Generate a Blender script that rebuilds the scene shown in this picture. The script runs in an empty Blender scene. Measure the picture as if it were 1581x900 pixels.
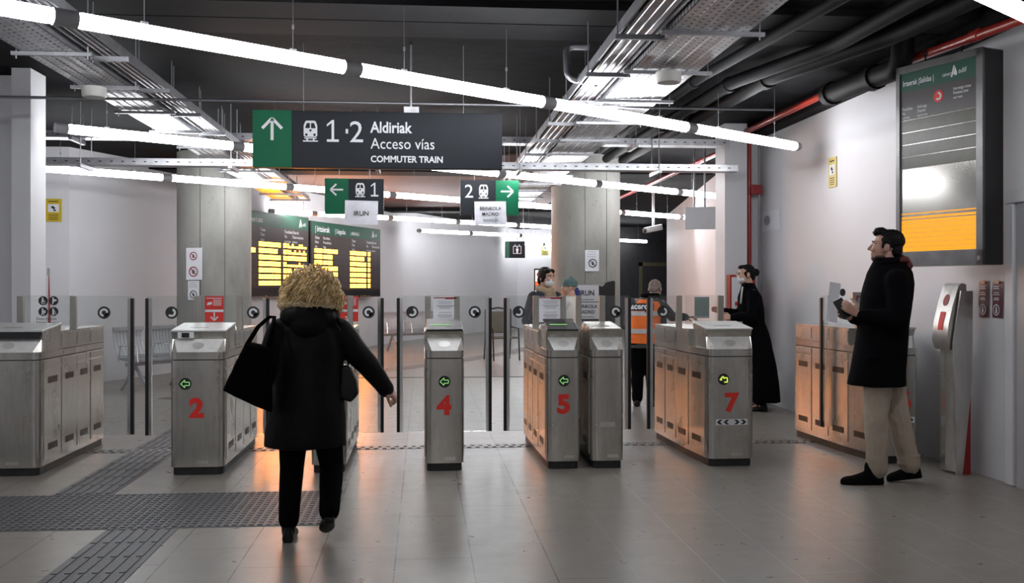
import bpy, bmesh, math, random
from mathutils import Vector, Matrix, Euler, noise
random.seed(7)
PI = math.pi
S = bpy.context.scene
COL = S.collection

# ------------------------------------------------------------------ camera, world, exposure
cam_d = bpy.data.cameras.new('camera'); cam = bpy.data.objects.new('camera', cam_d); COL.objects.link(cam)
cam_d.sensor_width = 36.0; cam_d.lens = 35.0; cam_d.shift_y = -0.0044; cam_d.clip_start = 0.05
cam.location = (0, 0, 1.43); cam.rotation_euler = (PI/2, 0, -0.0899)
S.camera = cam
W = bpy.data.worlds.new('world'); S.world = W; W.use_nodes = True
W.node_tree.nodes['Background'].inputs[0].default_value = (0.9, 0.93, 1, 1)
W.node_tree.nodes['Background'].inputs[1].default_value = 0.035
S.view_settings.view_transform = 'Standard'; S.view_settings.look = 'None'
S.view_settings.gamma = 1.0; S.view_settings.use_curve_mapping = False
S.view_settings.exposure = 0.5
TUBE_STRENGTH = 22.0
LED_STRENGTH = 30.0

# ------------------------------------------------------------------ materials
MATS = {}
def new_mat(name):
    m = bpy.data.materials.new(name); m.use_nodes = True
    MATS[name] = m
    nt = m.node_tree
    return m, nt, nt.nodes['Principled BSDF']
def nd(nt, t, **kw):
    n = nt.nodes.new(t)
    for k, v in kw.items(): setattr(n, k, v)
    return n
def L(nt, a, b): nt.links.new(a, b)
def math_node(nt, op, a, b=None, c=None):
    n = nt.nodes.new('ShaderNodeMath'); n.operation = op
    for i, v in enumerate((a, b, c)):
        if v is None: continue
        if isinstance(v, (int, float)): n.inputs[i].default_value = v
        else: nt.links.new(v, n.inputs[i])
    return n.outputs[0]
def mixc(nt, fac, a, b):
    n = nt.nodes.new('ShaderNodeMix'); n.data_type = 'RGBA'
    for i, v in ((0, fac), (6, a), (7, b)):
        if isinstance(v, (int, float)): n.inputs[i].default_value = v
        elif isinstance(v, tuple): n.inputs[i].default_value = (*v[:3], 1)
        else: nt.links.new(v, n.inputs[i])
    return n.outputs[2]
def obj_noise(nt, scale=(5, 5, 5), detail=4, rough=0.6, coord='Object'):
    tc = nd(nt, 'ShaderNodeTexCoord'); mp = nd(nt, 'ShaderNodeMapping'); L(nt, tc.outputs[coord], mp.inputs[0])
    mp.inputs['Scale'].default_value = scale
    n = nd(nt, 'ShaderNodeTexNoise'); n.inputs['Scale'].default_value = 1.0
    n.inputs['Detail'].default_value = detail; n.inputs['Roughness'].default_value = rough
    L(nt, mp.outputs[0], n.inputs['Vector'])
    return n.outputs[0]
def ramp(nt, src, p0, p1):
    n = nd(nt, 'ShaderNodeMapRange'); L(nt, src, n.inputs[0])
    n.inputs[1].default_value = p0; n.inputs[2].default_value = p1
    return n.outputs[0]
def simple(name, col, rough=0.5, metal=0.0, var=0.12, scale=(6, 6, 6), bump=0.0, bscale=None, spec=0.5, sheen=0):
    m, nt, b = new_mat(name)
    b.inputs['Roughness'].default_value = rough; b.inputs['Metallic'].default_value = metal
    b.inputs['Specular IOR Level'].default_value = spec
    if sheen: b.inputs['Sheen Weight'].default_value = sheen
    n = obj_noise(nt, scale)
    lo = tuple(c*(1-var) for c in col); hi = tuple(min(1, c*(1+var)) for c in col)
    L(nt, mixc(nt, ramp(nt, n, 0.3, 0.7), lo, hi), b.inputs['Base Color'])
    if bump:
        bn = nd(nt, 'ShaderNodeBump'); bn.inputs['Strength'].default_value = bump; bn.inputs['Distance'].default_value = 0.01
        L(nt, obj_noise(nt, bscale or tuple(s*6 for s in scale)), bn.inputs['Height']); L(nt, bn.outputs[0], b.inputs['Normal'])
    return m
def emis(name, col, strength, base=None):
    m, nt, b = new_mat(name)
    b.inputs['Base Color'].default_value = (*(base or col), 1)
    b.inputs['Emission Color'].default_value = (*col, 1); b.inputs['Emission Strength'].default_value = strength
    return m

simple('white_wall', (0.66, 0.655, 0.68), 0.55, var=0.03, scale=(0.7, 0.7, 0.7), bump=0.03, bscale=(60, 60, 60))
simple('black_paint', (0.0045, 0.0045, 0.0055), 0.8, spec=0.1, var=0.75, scale=(0.8, 1.6, 1.2), bump=0.6, bscale=(5, 5, 5))
simple('black_beam', (0.006, 0.006, 0.007), 0.7, spec=0.1, var=0.3)
simple('dark_wall', (0.03, 0.03, 0.036), 0.4, var=0.2)
simple('black_pipe', (0.006, 0.006, 0.0068), 0.6, spec=0.12, var=0.3)
simple('galvanised', (0.40, 0.40, 0.42), 0.34, 0.9, var=0.2, scale=(9, 9, 9))
simple('rod_steel', (0.30, 0.30, 0.32), 0.4, 0.8, var=0.1)
simple('steel_light', (0.62, 0.60, 0.57), 0.35, 0.9, var=0.1, scale=(20, 20, 4))
simple('post_steel', (0.36, 0.345, 0.315), 0.4, 0.85, var=0.12, scale=(20, 20, 4))
simple('threshold', (0.22, 0.21, 0.205), 0.4, 0.7, var=0.3, scale=(20, 20, 20))
simple('ceiling_glow_brown', (0.075, 0.026, 0.010), 0.6, var=0.35, scale=(1.5, 6, 1))  # ceiling colour with the boards' orange glow painted in
simple('bezel_grey', (0.16, 0.155, 0.155), 0.35, 0.8, var=0.15)
simple('scoop_steel_lit', (0.74, 0.73, 0.71), 0.5, 0.2, var=0.08, scale=(20, 20, 20))  # pale, barely metallic: light on the upturned scoop put into the colour
simple('lid_white', (0.60, 0.59, 0.58), 0.35, 0.35, var=0.05)
simple('reflection_olive', (0.030, 0.026, 0.006), 0.3, var=0.3)
simple('pennant_red', (0.33, 0.03, 0.03), 0.6)
simple('chrome', (0.75, 0.75, 0.76), 0.15, 1.0, var=0.05)
simple('plinth_black', (0.012, 0.012, 0.012), 0.5, var=0.4, scale=(12, 12, 12), bump=0.3)
simple('seam_dark', (0.03, 0.028, 0.026), 0.6)
simple('slot_dark', (0.035, 0.025, 0.02), 0.45, 0.3)
simple('rubber', (0.008, 0.008, 0.009), 0.5)
simple('red_number', (0.72, 0.026, 0.016), 0.45, var=0.06)
simple('red_paint', (0.30, 0.022, 0.015), 0.3, var=0.1)
simple('red_card', (0.62, 0.03, 0.02), 0.5, var=0.05)
simple('red_dark', (0.28, 0.012, 0.012), 0.4)
simple('sign_green', (0.002, 0.115, 0.052), 0.5, var=0.05, spec=0.2)
simple('sign_green_dark', (0.004, 0.065, 0.036), 0.35, var=0.05)
simple('sign_grey', (0.012, 0.0145, 0.020), 0.5, var=0.05, spec=0.2)
simple('sign_white', (0.72, 0.73, 0.76), 0.5, var=0.02)
simple('paper', (0.74, 0.74, 0.79), 0.6, var=0.03, scale=(3, 3, 3), bump=0.25, bscale=(9, 9, 9))
simple('paper_bag', (0.66, 0.66, 0.72), 0.25, var=0.06, scale=(9, 9, 9), bump=0.8, bscale=(12, 12, 12))
simple('ink', (0.012, 0.012, 0.015), 0.6)
simple('ink_grey', (0.30, 0.30, 0.33), 0.6)
simple('yellow_sign', (0.55, 0.40, 0.01), 0.5, var=0.04)
simple('yellow_pale', (0.62, 0.50, 0.14), 0.5, var=0.04)
simple('olive_sign', (0.30, 0.27, 0.05), 0.5); simple('olive_frame', (0.10, 0.09, 0.05), 0.5)
simple('maroon', (0.10, 0.006, 0.02), 0.45, var=0.1)
simple('board_black', (0.012, 0.011, 0.012), 0.3)
simple('board_led_glow', (0.045, 0.030, 0.028), 0.3, var=0.1)
simple('board_row', (0.055, 0.045, 0.045), 0.35)
simple('white_plastic', (0.62, 0.61, 0.58), 0.5, var=0.03)
simple('grey_plastic', (0.30, 0.30, 0.31), 0.5)
simple('cap_grey', (0.36, 0.36, 0.38), 0.5)
simple('grey_door', (0.42, 0.42, 0.44), 0.45, var=0.02)
simple('sticker_black', (0.016, 0.016, 0.018), 0.5)
simple('lid_dark', (0.03, 0.03, 0.03), 0.25, 0.3)
simple('skin', (0.52, 0.30, 0.22), 0.5, var=0.08, scale=(20, 20, 20))
simple('skin_dim', (0.42, 0.23, 0.17), 0.5, var=0.08, scale=(20, 20, 20))
simple('eye_white', (0.7, 0.68, 0.66), 0.2); simple('eye_dark', (0.03, 0.018, 0.012), 0.15)
simple('hair_blond', (0.78, 0.56, 0.29), 0.5, var=0.35, scale=(25, 25, 25))
simple('hair_black', (0.005, 0.004, 0.004), 0.6, spec=0.15, var=0.4, scale=(40, 40, 40), bump=0.4, bscale=(120, 120, 30))
simple('hair_brown', (0.009, 0.006, 0.005), 0.55, spec=0.2, var=0.4, scale=(40, 40, 40), bump=0.3, bscale=(120, 120, 30))
simple('stubble', (0.05, 0.03, 0.025), 0.7)
simple('coat_black', (0.003, 0.003, 0.0036), 0.55, var=0.2, scale=(8, 8, 8), bump=0.35, bscale=(18, 18, 10), spec=0.16)
simple('wool_black', (0.0022, 0.0022, 0.0032), 0.9, var=0.2, bump=0.15, bscale=(150, 150, 150), spec=0.06)
simple('cloth_black', (0.0022, 0.0022, 0.0026), 0.85, var=0.2, spec=0.06)
simple('leather_black', (0.004, 0.004, 0.004), 0.35, var=0.2, spec=0.3)
simple('suede_black', (0.003, 0.003, 0.0035), 0.85, spec=0.08)
simple('fur_trim', (0.62, 0.47, 0.28), 0.8, var=0.3, scale=(60, 60, 60), bump=0.5)
simple('beige_trousers', (0.38, 0.31, 0.245), 0.8, var=0.08, bump=0.3, bscale=(14, 14, 9), spec=0.2)
simple('tartan_lining', (0.10, 0.015, 0.015), 0.8, var=0.6, scale=(40, 40, 40))
simple('hivis_orange', (0.90, 0.17, 0.015), 0.6, var=0.08)
simple('reflective', (0.50, 0.47, 0.46), 0.4, 0.2)
simple('grey_jacket', (0.05, 0.052, 0.06), 0.75, var=0.2)
simple('navy_jacket', (0.02, 0.025, 0.04), 0.7, var=0.5, scale=(18, 18, 18))
simple('knit_beige', (0.42, 0.32, 0.20), 0.85, var=0.2, scale=(40, 40, 40), bump=0.4)
simple('mask_white', (0.72, 0.74, 0.78), 0.7, var=0.03)
simple('beanie_teal', (0.10, 0.17, 0.17), 0.85, var=0.25, scale=(60, 60, 60), bump=0.4)
simple('cream_cloth', (0.60, 0.58, 0.55), 0.8, var=0.05)
simple('blue_cloth', (0.02, 0.03, 0.14), 0.75, var=0.2)
simple('green_cloth', (0.03, 0.10, 0.07), 0.75)
simple('bald_skin', (0.33, 0.22, 0.18), 0.55, var=0.12, scale=(30, 30, 30))
simple('bench_grey', (0.33, 0.34, 0.36), 0.4, 0.5, var=0.05)
simple('chair_olive', (0.12, 0.11, 0.09), 0.6)
simple('phone_black', (0.01, 0.01, 0.012), 0.2)
simple('tape_tan', (0.65, 0.38, 0.22), 0.5)
emis('tube_light', (0.95, 0.97, 1.0), TUBE_STRENGTH)
emis('led_amber', (1.0, 0.29, 0.012), LED_STRENGTH, (0.05, 0.02, 0.0))
emis('reflection_orange', (1.0, 0.35, 0.001), 0.85, (0.03, 0.012, 0.0))  # glow colour of the orange reflection on the tall screen
emis('led_white', (0.92, 0.94, 1.0), 0.9)
emis('led_green', (0.30, 0.75, 0.22), 0.65, (.02, .05, .02))
emis('led_lime', (0.65, 0.85, 0.12), 0.7, (.04, .05, .01))
emis('ad_screen', (0.95, 0.93, 0.92), 0.8)
emis('ad_orange', (0.9, 0.13, 0.03), 0.7)

def make_special():
    # brushed, worn stainless steel
    m, nt, b = new_mat('steel')
    b.inputs['Metallic'].default_value = 0.80
    n1 = obj_noise(nt, (45, 45, 3.0), 5); n2 = obj_noise(nt, (4, 4, 3), 6, 0.7); n3 = obj_noise(nt, (18, 18, 7), 6, 0.75)
    c = mixc(nt, ramp(nt, n1, 0.3, 0.7), (0.46, 0.44, 0.405), (0.58, 0.555, 0.515))
    c = mixc(nt, ramp(nt, n2, 0.50, 0.80), c, (0.30, 0.275, 0.235))
    c = mixc(nt, math_node(nt, 'MULTIPLY', ramp(nt, n3, 0.58, 0.78), 0.35), c, (0.22, 0.20, 0.17))
    L(nt, c, b.inputs['Base Color'])
    L(nt, math_node(nt, 'MULTIPLY_ADD', n2, 0.24, 0.13), b.inputs['Roughness'])
    b.inputs['Anisotropic'].default_value = 0.3
    bn = nd(nt, 'ShaderNodeBump'); bn.inputs['Strength'].default_value = 0.015; bn.inputs['Distance'].default_value = 0.01
    L(nt, n1, bn.inputs['Height']); L(nt, bn.outputs[0], b.inputs['Normal'])
    # granite floor: 0.4 m wide courses running away from the gates, random lengths
    m, nt, b = new_mat('granite_floor')
    tc = nd(nt, 'ShaderNodeTexCoord'); sp = nd(nt, 'ShaderNodeSeparateXYZ'); L(nt, tc.outputs['Object'], sp.inputs[0])
    X, Y = sp.outputs[0], sp.outputs[1]
    xs = math_node(nt, 'DIVIDE', math_node(nt, 'ADD', X, 40.14), 0.4)
    col = math_node(nt, 'FLOOR', xs)
    fx = math_node(nt, 'FRACT', xs)
    wn = nd(nt, 'ShaderNodeTexWhiteNoise', noise_dimensions='1D'); L(nt, col, wn.inputs['W'])
    ys = math_node(nt, 'DIVIDE', math_node(nt, 'ADD', math_node(nt, 'ADD', Y, 40.0), math_node(nt, 'MULTIPLY', wn.outputs[0], 0.97)), 0.97)
    fy = math_node(nt, 'FRACT', ys); row = math_node(nt, 'FLOOR', ys)
    ex = math_node(nt, 'MULTIPLY', math_node(nt, 'MINIMUM', fx, math_node(nt, 'SUBTRACT', 1.0, fx)), 0.4)
    ey = math_node(nt, 'MULTIPLY', math_node(nt, 'MINIMUM', fy, math_node(nt, 'SUBTRACT', 1.0, fy)), 0.97)
    jx = math_node(nt, 'LESS_THAN', ex, 0.0036); jy = math_node(nt, 'LESS_THAN', ey, 0.0028)
    joint = math_node(nt, 'MAXIMUM', jx, jy)
    wn2 = nd(nt, 'ShaderNodeTexWhiteNoise', noise_dimensions='2D'); cb = nd(nt, 'ShaderNodeCombineXYZ'); L(nt, col, cb.inputs[0]); L(nt, row, cb.inputs[1]); L(nt, cb.outputs[0], wn2.inputs['Vector'])
    speck = obj_noise(nt, (170, 170, 170), 3, 0.7); big = obj_noise(nt, (0.8, 0.8, 0.8), 4, 0.6); mid = obj_noise(nt, (6, 6, 6), 5, 0.65)
    c = mixc(nt, ramp(nt, speck, 0.3, 0.7), (0.178, 0.159, 0.138), (0.292, 0.266, 0.234))
    c = mixc(nt, math_node(nt, 'MULTIPLY', wn2.outputs[0], 0.22), c, (0.20, 0.19, 0.175))
    c = mixc(nt, math_node(nt, 'MULTIPLY', ramp(nt, big, 0.35, 0.7), 0.25), c, (0.22, 0.20, 0.165))
    c = mixc(nt, math_node(nt, 'MULTIPLY', ramp(nt, mid, 0.55, 0.8), 0.25), c, (0.15, 0.14, 0.125))
    gx = nd(nt, 'ShaderNodeMapRange'); L(nt, X, gx.inputs[0]); gx.inputs[1].default_value = 0.9; gx.inputs[2].default_value = 1.1
    jc = mixc(nt, gx.outputs[0], (0.035, 0.032, 0.03), (0.36, 0.34, 0.32))  # joints on the right paled to paint in their sheen
    jn = obj_noise(nt, (3, 3, 3), 3)
    c = mixc(nt, math_node(nt, 'MULTIPLY', joint, ramp(nt, jn, 0.3, 0.55)), c, jc)
    L(nt, c, b.inputs['Base Color'])
    L(nt, math_node(nt, 'MULTIPLY_ADD', mid, 0.22, 0.20), b.inputs['Roughness'])
    bn = nd(nt, 'ShaderNodeBump'); bn.inputs['Strength'].default_value = 0.12; bn.inputs['Distance'].default_value = 0.003
    L(nt, speck, bn.inputs['Height']); L(nt, bn.outputs[0], b.inputs['Normal'])
    # tactile paving
    m, nt, b = new_mat('tactile')
    n = obj_noise(nt, (40, 40, 40), 4)
    L(nt, mixc(nt, ramp(nt, n, 0.3, 0.7), (0.075, 0.075, 0.082), (0.125, 0.122, 0.128)), b.inputs['Base Color']); b.inputs['Roughness'].default_value = 0.5
    # concrete
    m, nt, b = new_mat('concrete')
    n1 = obj_noise(nt, (2.2, 2.2, 0.9), 6, 0.65); n2 = obj_noise(nt, (22, 22, 22), 4)
    c = mixc(nt, ramp(nt, n1, 0.3, 0.7), (0.20, 0.195, 0.18), (0.32, 0.31, 0.29))
    c = mixc(nt, math_node(nt, 'MULTIPLY', ramp(nt, n2, 0.6, 0.75), 0.4), c, (0.22, 0.21, 0.19))
    vo = nd(nt, 'ShaderNodeTexVoronoi'); tc = nd(nt, 'ShaderNodeTexCoord'); L(nt, tc.outputs['Object'], vo.inputs[0]); vo.inputs['Scale'].default_value = 7
    c = mixc(nt, math_node(nt, 'LESS_THAN', vo.outputs[0], 0.06), c, (0.12, 0.11, 0.10))
    L(nt, c, b.inputs['Base Color']); b.inputs['Roughness'].default_value = 0.6
    # perforated galvanised tray sheet
    m, nt, b = new_mat('perforated')
    tc = nd(nt, 'ShaderNodeTexCoord'); sp = nd(nt, 'ShaderNodeSeparateXYZ'); L(nt, tc.outputs['Object'], sp.inputs[0])
    def cell(src, k): return math_node(nt, 'SUBTRACT', math_node(nt, 'FRACT', math_node(nt, 'MULTIPLY', src, k)), 0.5)
    rowi = math_node(nt, 'MULTIPLY', math_node(nt, 'FLOOR', math_node(nt, 'MULTIPLY', sp.outputs[0], 22.0)), 0.37)
    dx = cell(sp.outputs[0], 22.0); dy = math_node(nt, 'SUBTRACT', math_node(nt, 'FRACT', math_node(nt, 'ADD', math_node(nt, 'MULTIPLY', sp.outputs[1], 14.0), rowi)), 0.5)
    r2 = math_node(nt, 'ADD', math_node(nt, 'POWER', dx, 2.0), math_node(nt, 'MULTIPLY', math_node(nt, 'POWER', dy, 2.0), 2.0))
    hole = math_node(nt, 'LESS_THAN', r2, 0.05)
    n = obj_noise(nt, (7, 7, 7), 4)
    c = mixc(nt, hole, mixc(nt, ramp(nt, n, 0.3, 0.7), (0.42, 0.42, 0.44), (0.62, 0.62, 0.64)), (0.03, 0.03, 0.03))
    L(nt, c, b.inputs['Base Color']); b.inputs['Metallic'].default_value = 0.85; b.inputs['Roughness'].default_value = 0.33
    # glass sheet
    m, nt, b = new_mat('glass')
    out = nt.nodes['Material Output']; nt.nodes.remove(b)
    tr = nd(nt, 'ShaderNodeBsdfTransparent'); tr.inputs[0].default_value = (0.945, 0.96, 0.955, 1)
    gl = nd(nt, 'ShaderNodeBsdfGlossy'); gl.inputs['Roughness'].default_value = 0.04
    df = nd(nt, 'ShaderNodeBsdfDiffuse'); df.inputs[0].default_value = (0.6, 0.6, 0.62, 1)
    fr = nd(nt, 'ShaderNodeFresnel'); fr.inputs[0].default_value = 1.5
    m1 = nd(nt, 'ShaderNodeMixShader'); L(nt, fr.outputs[0], m1.inputs[0]); L(nt, tr.outputs[0], m1.inputs[1]); L(nt, gl.outputs[0], m1.inputs[2])
    sm = obj_noise(nt, (5, 5, 2.5), 4)
    m2 = nd(nt, 'ShaderNodeMixShader'); L(nt, math_node(nt, 'MULTIPLY', ramp(nt, sm, 0.35, 0.8), 0.08), m2.inputs[0]); L(nt, m1.outputs[0], m2.inputs[1]); L(nt, df.outputs[0], m2.inputs[2])
    L(nt, m2.outputs[0], out.inputs[0])
    # glossy screen of the right-hand board
    m, nt, b = new_mat('screen_gloss')
    b.inputs['Base Color'].default_value = (0.40, 0.385, 0.36, 1); b.inputs['Metallic'].default_value = 0.9; b.inputs['Roughness'].default_value = 0.15
    pass
make_special()
M = MATS

# ------------------------------------------------------------------ mesh builder
_text_cache = {}
def text_geo(s, size, align='LEFT', bold=0.0, sx=1.0):
    k = (s, round(size, 5), align, bold, sx)
    if k in _text_cache: return _text_cache[k]
    cu = bpy.data.curves.new('lettering', 'FONT'); cu.body = s; cu.size = size; cu.align_x = align
    cu.offset = bold*size; cu.resolution_u = 3
    ob = bpy.data.objects.new('lettering', cu)
    me = ob.to_mesh()
    g = ([(v.co.x*sx, v.co.y) for v in me.vertices], [tuple(p.vertices) for p in me.polygons])
    ob.to_mesh_clear(); bpy.data.objects.remove(ob); bpy.data.curves.remove(cu)
    _text_cache[k] = g
    return g
class MB:
    def __init__(s): s.v = []; s.f = []
    def add(s, vs, fs, M4=None):
        o = len(s.v)
        for p in vs:
            p = Vector(p)
            s.v.append(M4 @ p if M4 is not None else p)
        for f in fs: s.f.append(tuple(i+o for i in f))
        return s
    def box(s, c, d, rot=None):
        x, y, z = d[0]/2, d[1]/2, d[2]/2
        vs = [(-x,-y,-z),(x,-y,-z),(x,y,-z),(-x,y,-z),(-x,-y,z),(x,-y,z),(x,y,z),(-x,y,z)]
        fs = [(3,2,1,0),(4,5,6,7),(0,1,5,4),(1,2,6,5),(2,3,7,6),(3,0,4,7)]
        m = Matrix.Translation(c)
        if rot is not None: m = m @ (rot if isinstance(rot, Matrix) else Euler(rot).to_matrix().to_4x4())
        return s.add(vs, fs, m)
    def b2(s, a, b): return s.box(((a[0]+b[0])/2, (a[1]+b[1])/2, (a[2]+b[2])/2), (abs(b[0]-a[0]), abs(b[1]-a[1]), abs(b[2]-a[2])))
    def prism(s, pts, z0, z1, M4=None):
        n = len(pts)
        vs = [(x, y, z0) for x, y in pts]+[(x, y, z1) for x, y in pts]
        fs = [tuple(range(n-1, -1, -1)), tuple(range(n, 2*n))]+[(i, (i+1) % n, n+(i+1) % n, n+i) for i in range(n)]
        return s.add(vs, fs, M4)
    def plate(s, pts, y0, y1):            # outline in x,z extruded along y (front is y0 < y1)
        n = len(pts)
        vs = [(x, y0, z) for x, z in pts]+[(x, y1, z) for x, z in pts]
        fs = [tuple(range(n)), tuple(range(2*n-1, n-1, -1))]+[((i+1) % n, i, n+i, n+(i+1) % n) for i in range(n)]
        return s.add(vs, fs)
    def rings(s, R, cap=True, closed=False):
        n = len(R[0]); o = len(s.v)
        for r in R:
            for p in r: s.v.append(Vector(p))
        k = len(R)
        for i in range(k if closed else k-1):
            for j in range(n):
                a = o+i*n; b = o+((i+1) % k)*n
                s.f.append((a+j, a+(j+1) % n, b+(j+1) % n, b+j))
        if cap and not closed:
            s.f.append(tuple(o+j for j in range(n-1, -1, -1))); s.f.append(tuple(o+(k-1)*n+j for j in range(n)))
        return s
    def tube(s, pts, r, n=8, cap=True):
        pts = [Vector(p) for p in pts]; R = []
        rr = r if isinstance(r, (list, tuple)) else [r]*len(pts)
        up = None
        for i, p in enumerate(pts):
            d = (pts[min(i+1, len(pts)-1)]-pts[max(i-1, 0)]).normalized()
            if up is None: up = Vector((0, 0, 1)) if abs(d.z) < 0.9 else Vector((1, 0, 0))
            a = d.cross(up)
            if a.length < 1e-4: a = d.orthogonal()
            a.normalize(); b = a.cross(d).normalized(); up = b
            R.append([p+rr[i]*(math.cos(t)*a+math.sin(t)*b) for t in (-2*PI*j/n for j in range(n))])
        return s.rings(R, cap)
    def cap(s, p0, r0, p1, r1, n=12, k=4):   # tapered capsule
        p0, p1 = Vector(p0), Vector(p1); d = p1-p0
        dn = d.normalized() if d.length > 1e-6 else Vector((0, 0, 1))
        pts = []; rr = []
        for i in range(k, 0, -1):
            t = i/k*PI/2*0.98; pts.append(p0-dn*r0*math.sin(t)); rr.append(r0*math.cos(t))
        pts += [p0, p1]; rr += [r0, r1]
        for i in range(1, k+1):
            t = i/k*PI/2*0.98; pts.append(p1+dn*r1*math.sin(t)); rr.append(r1*math.cos(t))
        return s.tube(pts, rr, n)
    def chain(s, P, R, n=12):
        for i in range(len(P)-1): s.cap(P[i], R[i], P[i+1], R[i+1], n)
        return s
    def ell(s, c, r, M4=None, n=16, m=10):
        vs = [(0, 0, -1)]; fs = []
        for i in range(1, m):
            t = -PI/2+PI*i/m
            for j in range(n): vs.append((math.cos(t)*math.cos(2*PI*j/n), math.cos(t)*math.sin(2*PI*j/n), math.sin(t)))
        vs.append((0, 0, 1)); top = len(vs)-1
        for j in range(n): fs.append((0, 1+(j+1) % n, 1+j)); fs.append((top, 1+(m-2)*n+j, 1+(m-2)*n+(j+1) % n))
        for i in range(m-2):
            for j in range(n): a = 1+i*n; fs.append((a+j, a+(j+1) % n, a+n+(j+1) % n, a+n+j))
        mm = Matrix.Translation(c) @ (M4 if M4 is not None else Matrix()) @ Matrix.Diagonal((*(r if isinstance(r, (tuple, list)) else (r, r, r)), 1))
        return s.add(vs, fs, mm)
    def loft(s, secs, n=24):                 # (cx, cy, z, rx, ry)
        return s.rings([[(cx+rx*math.cos(2*PI*j/n), cy+ry*math.sin(2*PI*j/n), z) for j in range(n)] for cx, cy, z, rx, ry in secs])
    # flat graphics on a sign whose front looks along -y
    def poly(s, pts, y):
        a = sum(pts[i][0]*pts[(i+1) % len(pts)][1]-pts[(i+1) % len(pts)][0]*pts[i][1] for i in range(len(pts)))
        if a < 0: pts = pts[::-1]
        return s.add([(x, y, z) for x, z in pts], [tuple(range(len(pts)))])
    def rect(s, x0, z0, x1, z1, y): return s.poly([(x0, z0), (x1, z0), (x1, z1), (x0, z1)], y)
    def disc(s, cx, cz, r, y, n=28, sx=1): return s.poly([(cx+sx*r*math.cos(2*PI*i/n), cz+r*math.sin(2*PI*i/n)) for i in range(n)], y)
    def arc(s, cx, cz, r0, r1, y, a0=0, a1=2*PI, n=28):
        for i in range(n):
            t, u = a0+(a1-a0)*i/n, a0+(a1-a0)*(i+1)/n
            s.poly([(cx+r0*math.cos(t), cz+r0*math.sin(t)), (cx+r1*math.cos(t), cz+r1*math.sin(t)), (cx+r1*math.cos(u), cz+r1*math.sin(u)), (cx+r0*math.cos(u), cz+r0*math.sin(u))], y)
        return s
    def line(s, x0, z0, x1, z1, w, y):
        d = math.hypot(x1-x0, z1-z0); nx, nz = -(z1-z0)/d*w/2, (x1-x0)/d*w/2
        return s.poly([(x0+nx, z0+nz), (x0-nx, z0-nz), (x1-nx, z1-nz), (x1+nx, z1+nz)], y)
    def text(s, t, size, x, z, y, align='LEFT', bold=0.0, sx=1.0):
        vs, fs = text_geo(t, size, align, bold, sx)
        return s.add([(a+x, y, b+z) for a, b in vs], fs)
    def build(s, name, mat, parent=None, smooth=False, bevel=0.0, seg=2, label=None, sharp=None):
        me = bpy.data.meshes.new(name); me.from_pydata([tuple(v) for v in s.v], [], s.f); me.update()
        ob = bpy.data.objects.new(name, me); COL.objects.link(ob)
        me.materials.append(M[mat] if isinstance(mat, str) else mat)
        if smooth:
            for p in me.polygons: p.use_smooth = True
            if sharp: me.set_sharp_from_angle(angle=sharp)
        if parent is not None: ob.parent = parent
        if bevel:
            bm = ob.modifiers.new('bevel', 'BEVEL'); bm.width = bevel; bm.segments = seg; bm.limit_method = 'ANGLE'; bm.angle_limit = 0.7
        if label: ob['label'] = label
        return ob
    def organic(s, name, mat, parent, voxel=0.008, smooth=4, fold=0.0, fscale=(6, 6, 3), label=None, factor=0.5):
        me = bpy.data.meshes.new(name); me.from_pydata([tuple(v) for v in s.v], [], s.f); me.update()
        ob = bpy.data.objects.new(name, me); COL.objects.link(ob)
        r = ob.modifiers.new('r', 'REMESH'); r.mode = 'VOXEL'; r.voxel_size = voxel
        if smooth:
            q = ob.modifiers.new('s', 'SMOOTH'); q.factor = factor; q.iterations = smooth
        dg = bpy.context.evaluated_depsgraph_get(); dg.update()
        nm = bpy.data.meshes.new_from_object(ob.evaluated_get(dg), depsgraph=dg)
        ob.modifiers.clear(); ob.data = nm; bpy.data.meshes.remove(me); nm.name = name
        if fold:
            nrm = [v.normal.copy() for v in nm.vertices]
            for v, nn in zip(nm.vertices, nrm):
                p = Vector((v.co.x*fscale[0], v.co.y*fscale[1], v.co.z*fscale[2]))
                k = noise.noise(p)+0.5*noise.noise(p*2.3+Vector((7, 3, 1)))
                v.co += nn*k*fold
            nm.update()
        nm.materials.clear(); nm.materials.append(M[mat])
        for p in nm.polygons: p.use_smooth = True
        ob.parent = parent
        if label: ob['label'] = label
        return ob
def empty(name, loc, rz=0.0, rx=0.0):
    o = bpy.data.objects.new(name, None); COL.objects.link(o); o.location = loc; o.rotation_euler = (rx, 0, rz); o.empty_display_size = 0.1
    return o
def tag(o, label, cat, group=None):
    o['label'] = label; o['category'] = cat
    if group: o['group'] = group
    return o
def thing(name, label, cat, loc=(0, 0, 0), rz=0.0, group=None, rx=0.0): return tag(empty(name, loc, rz, rx), label, cat, group)
def struct(o): o['kind'] = 'structure'; return o
def rpoly(corners, radii, n=6):
    out = []; k = len(corners)
    for i in range(k):
        p = Vector(corners[i]); a = (Vector(corners[i-1])-p); b = (Vector(corners[(i+1) % k])-p); r = radii[i] if isinstance(radii, (list, tuple)) else radii
        if r <= 0: out.append(tuple(p)); continue
        a.normalize(); b.normalize()
        ang = math.acos(max(-1, min(1, a.dot(b))))
        if ang > PI-0.02: out.append(tuple(p)); continue
        t = r/math.tan(ang/2)
        c = p+(a+b).normalized()*(r/math.sin(ang/2))
        s0, s1 = p+a*t-c, p+b*t-c
        t0 = math.atan2(s0.y, s0.x); dt = math.atan2(s1.y, s1.x)-t0
        while dt > PI: dt -= 2*PI
        while dt < -PI: dt += 2*PI
        for j in range(n+1): u = t0+dt*j/n; out.append((c.x+r*math.cos(u), c.y+r*math.sin(u)))
    return out
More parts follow.
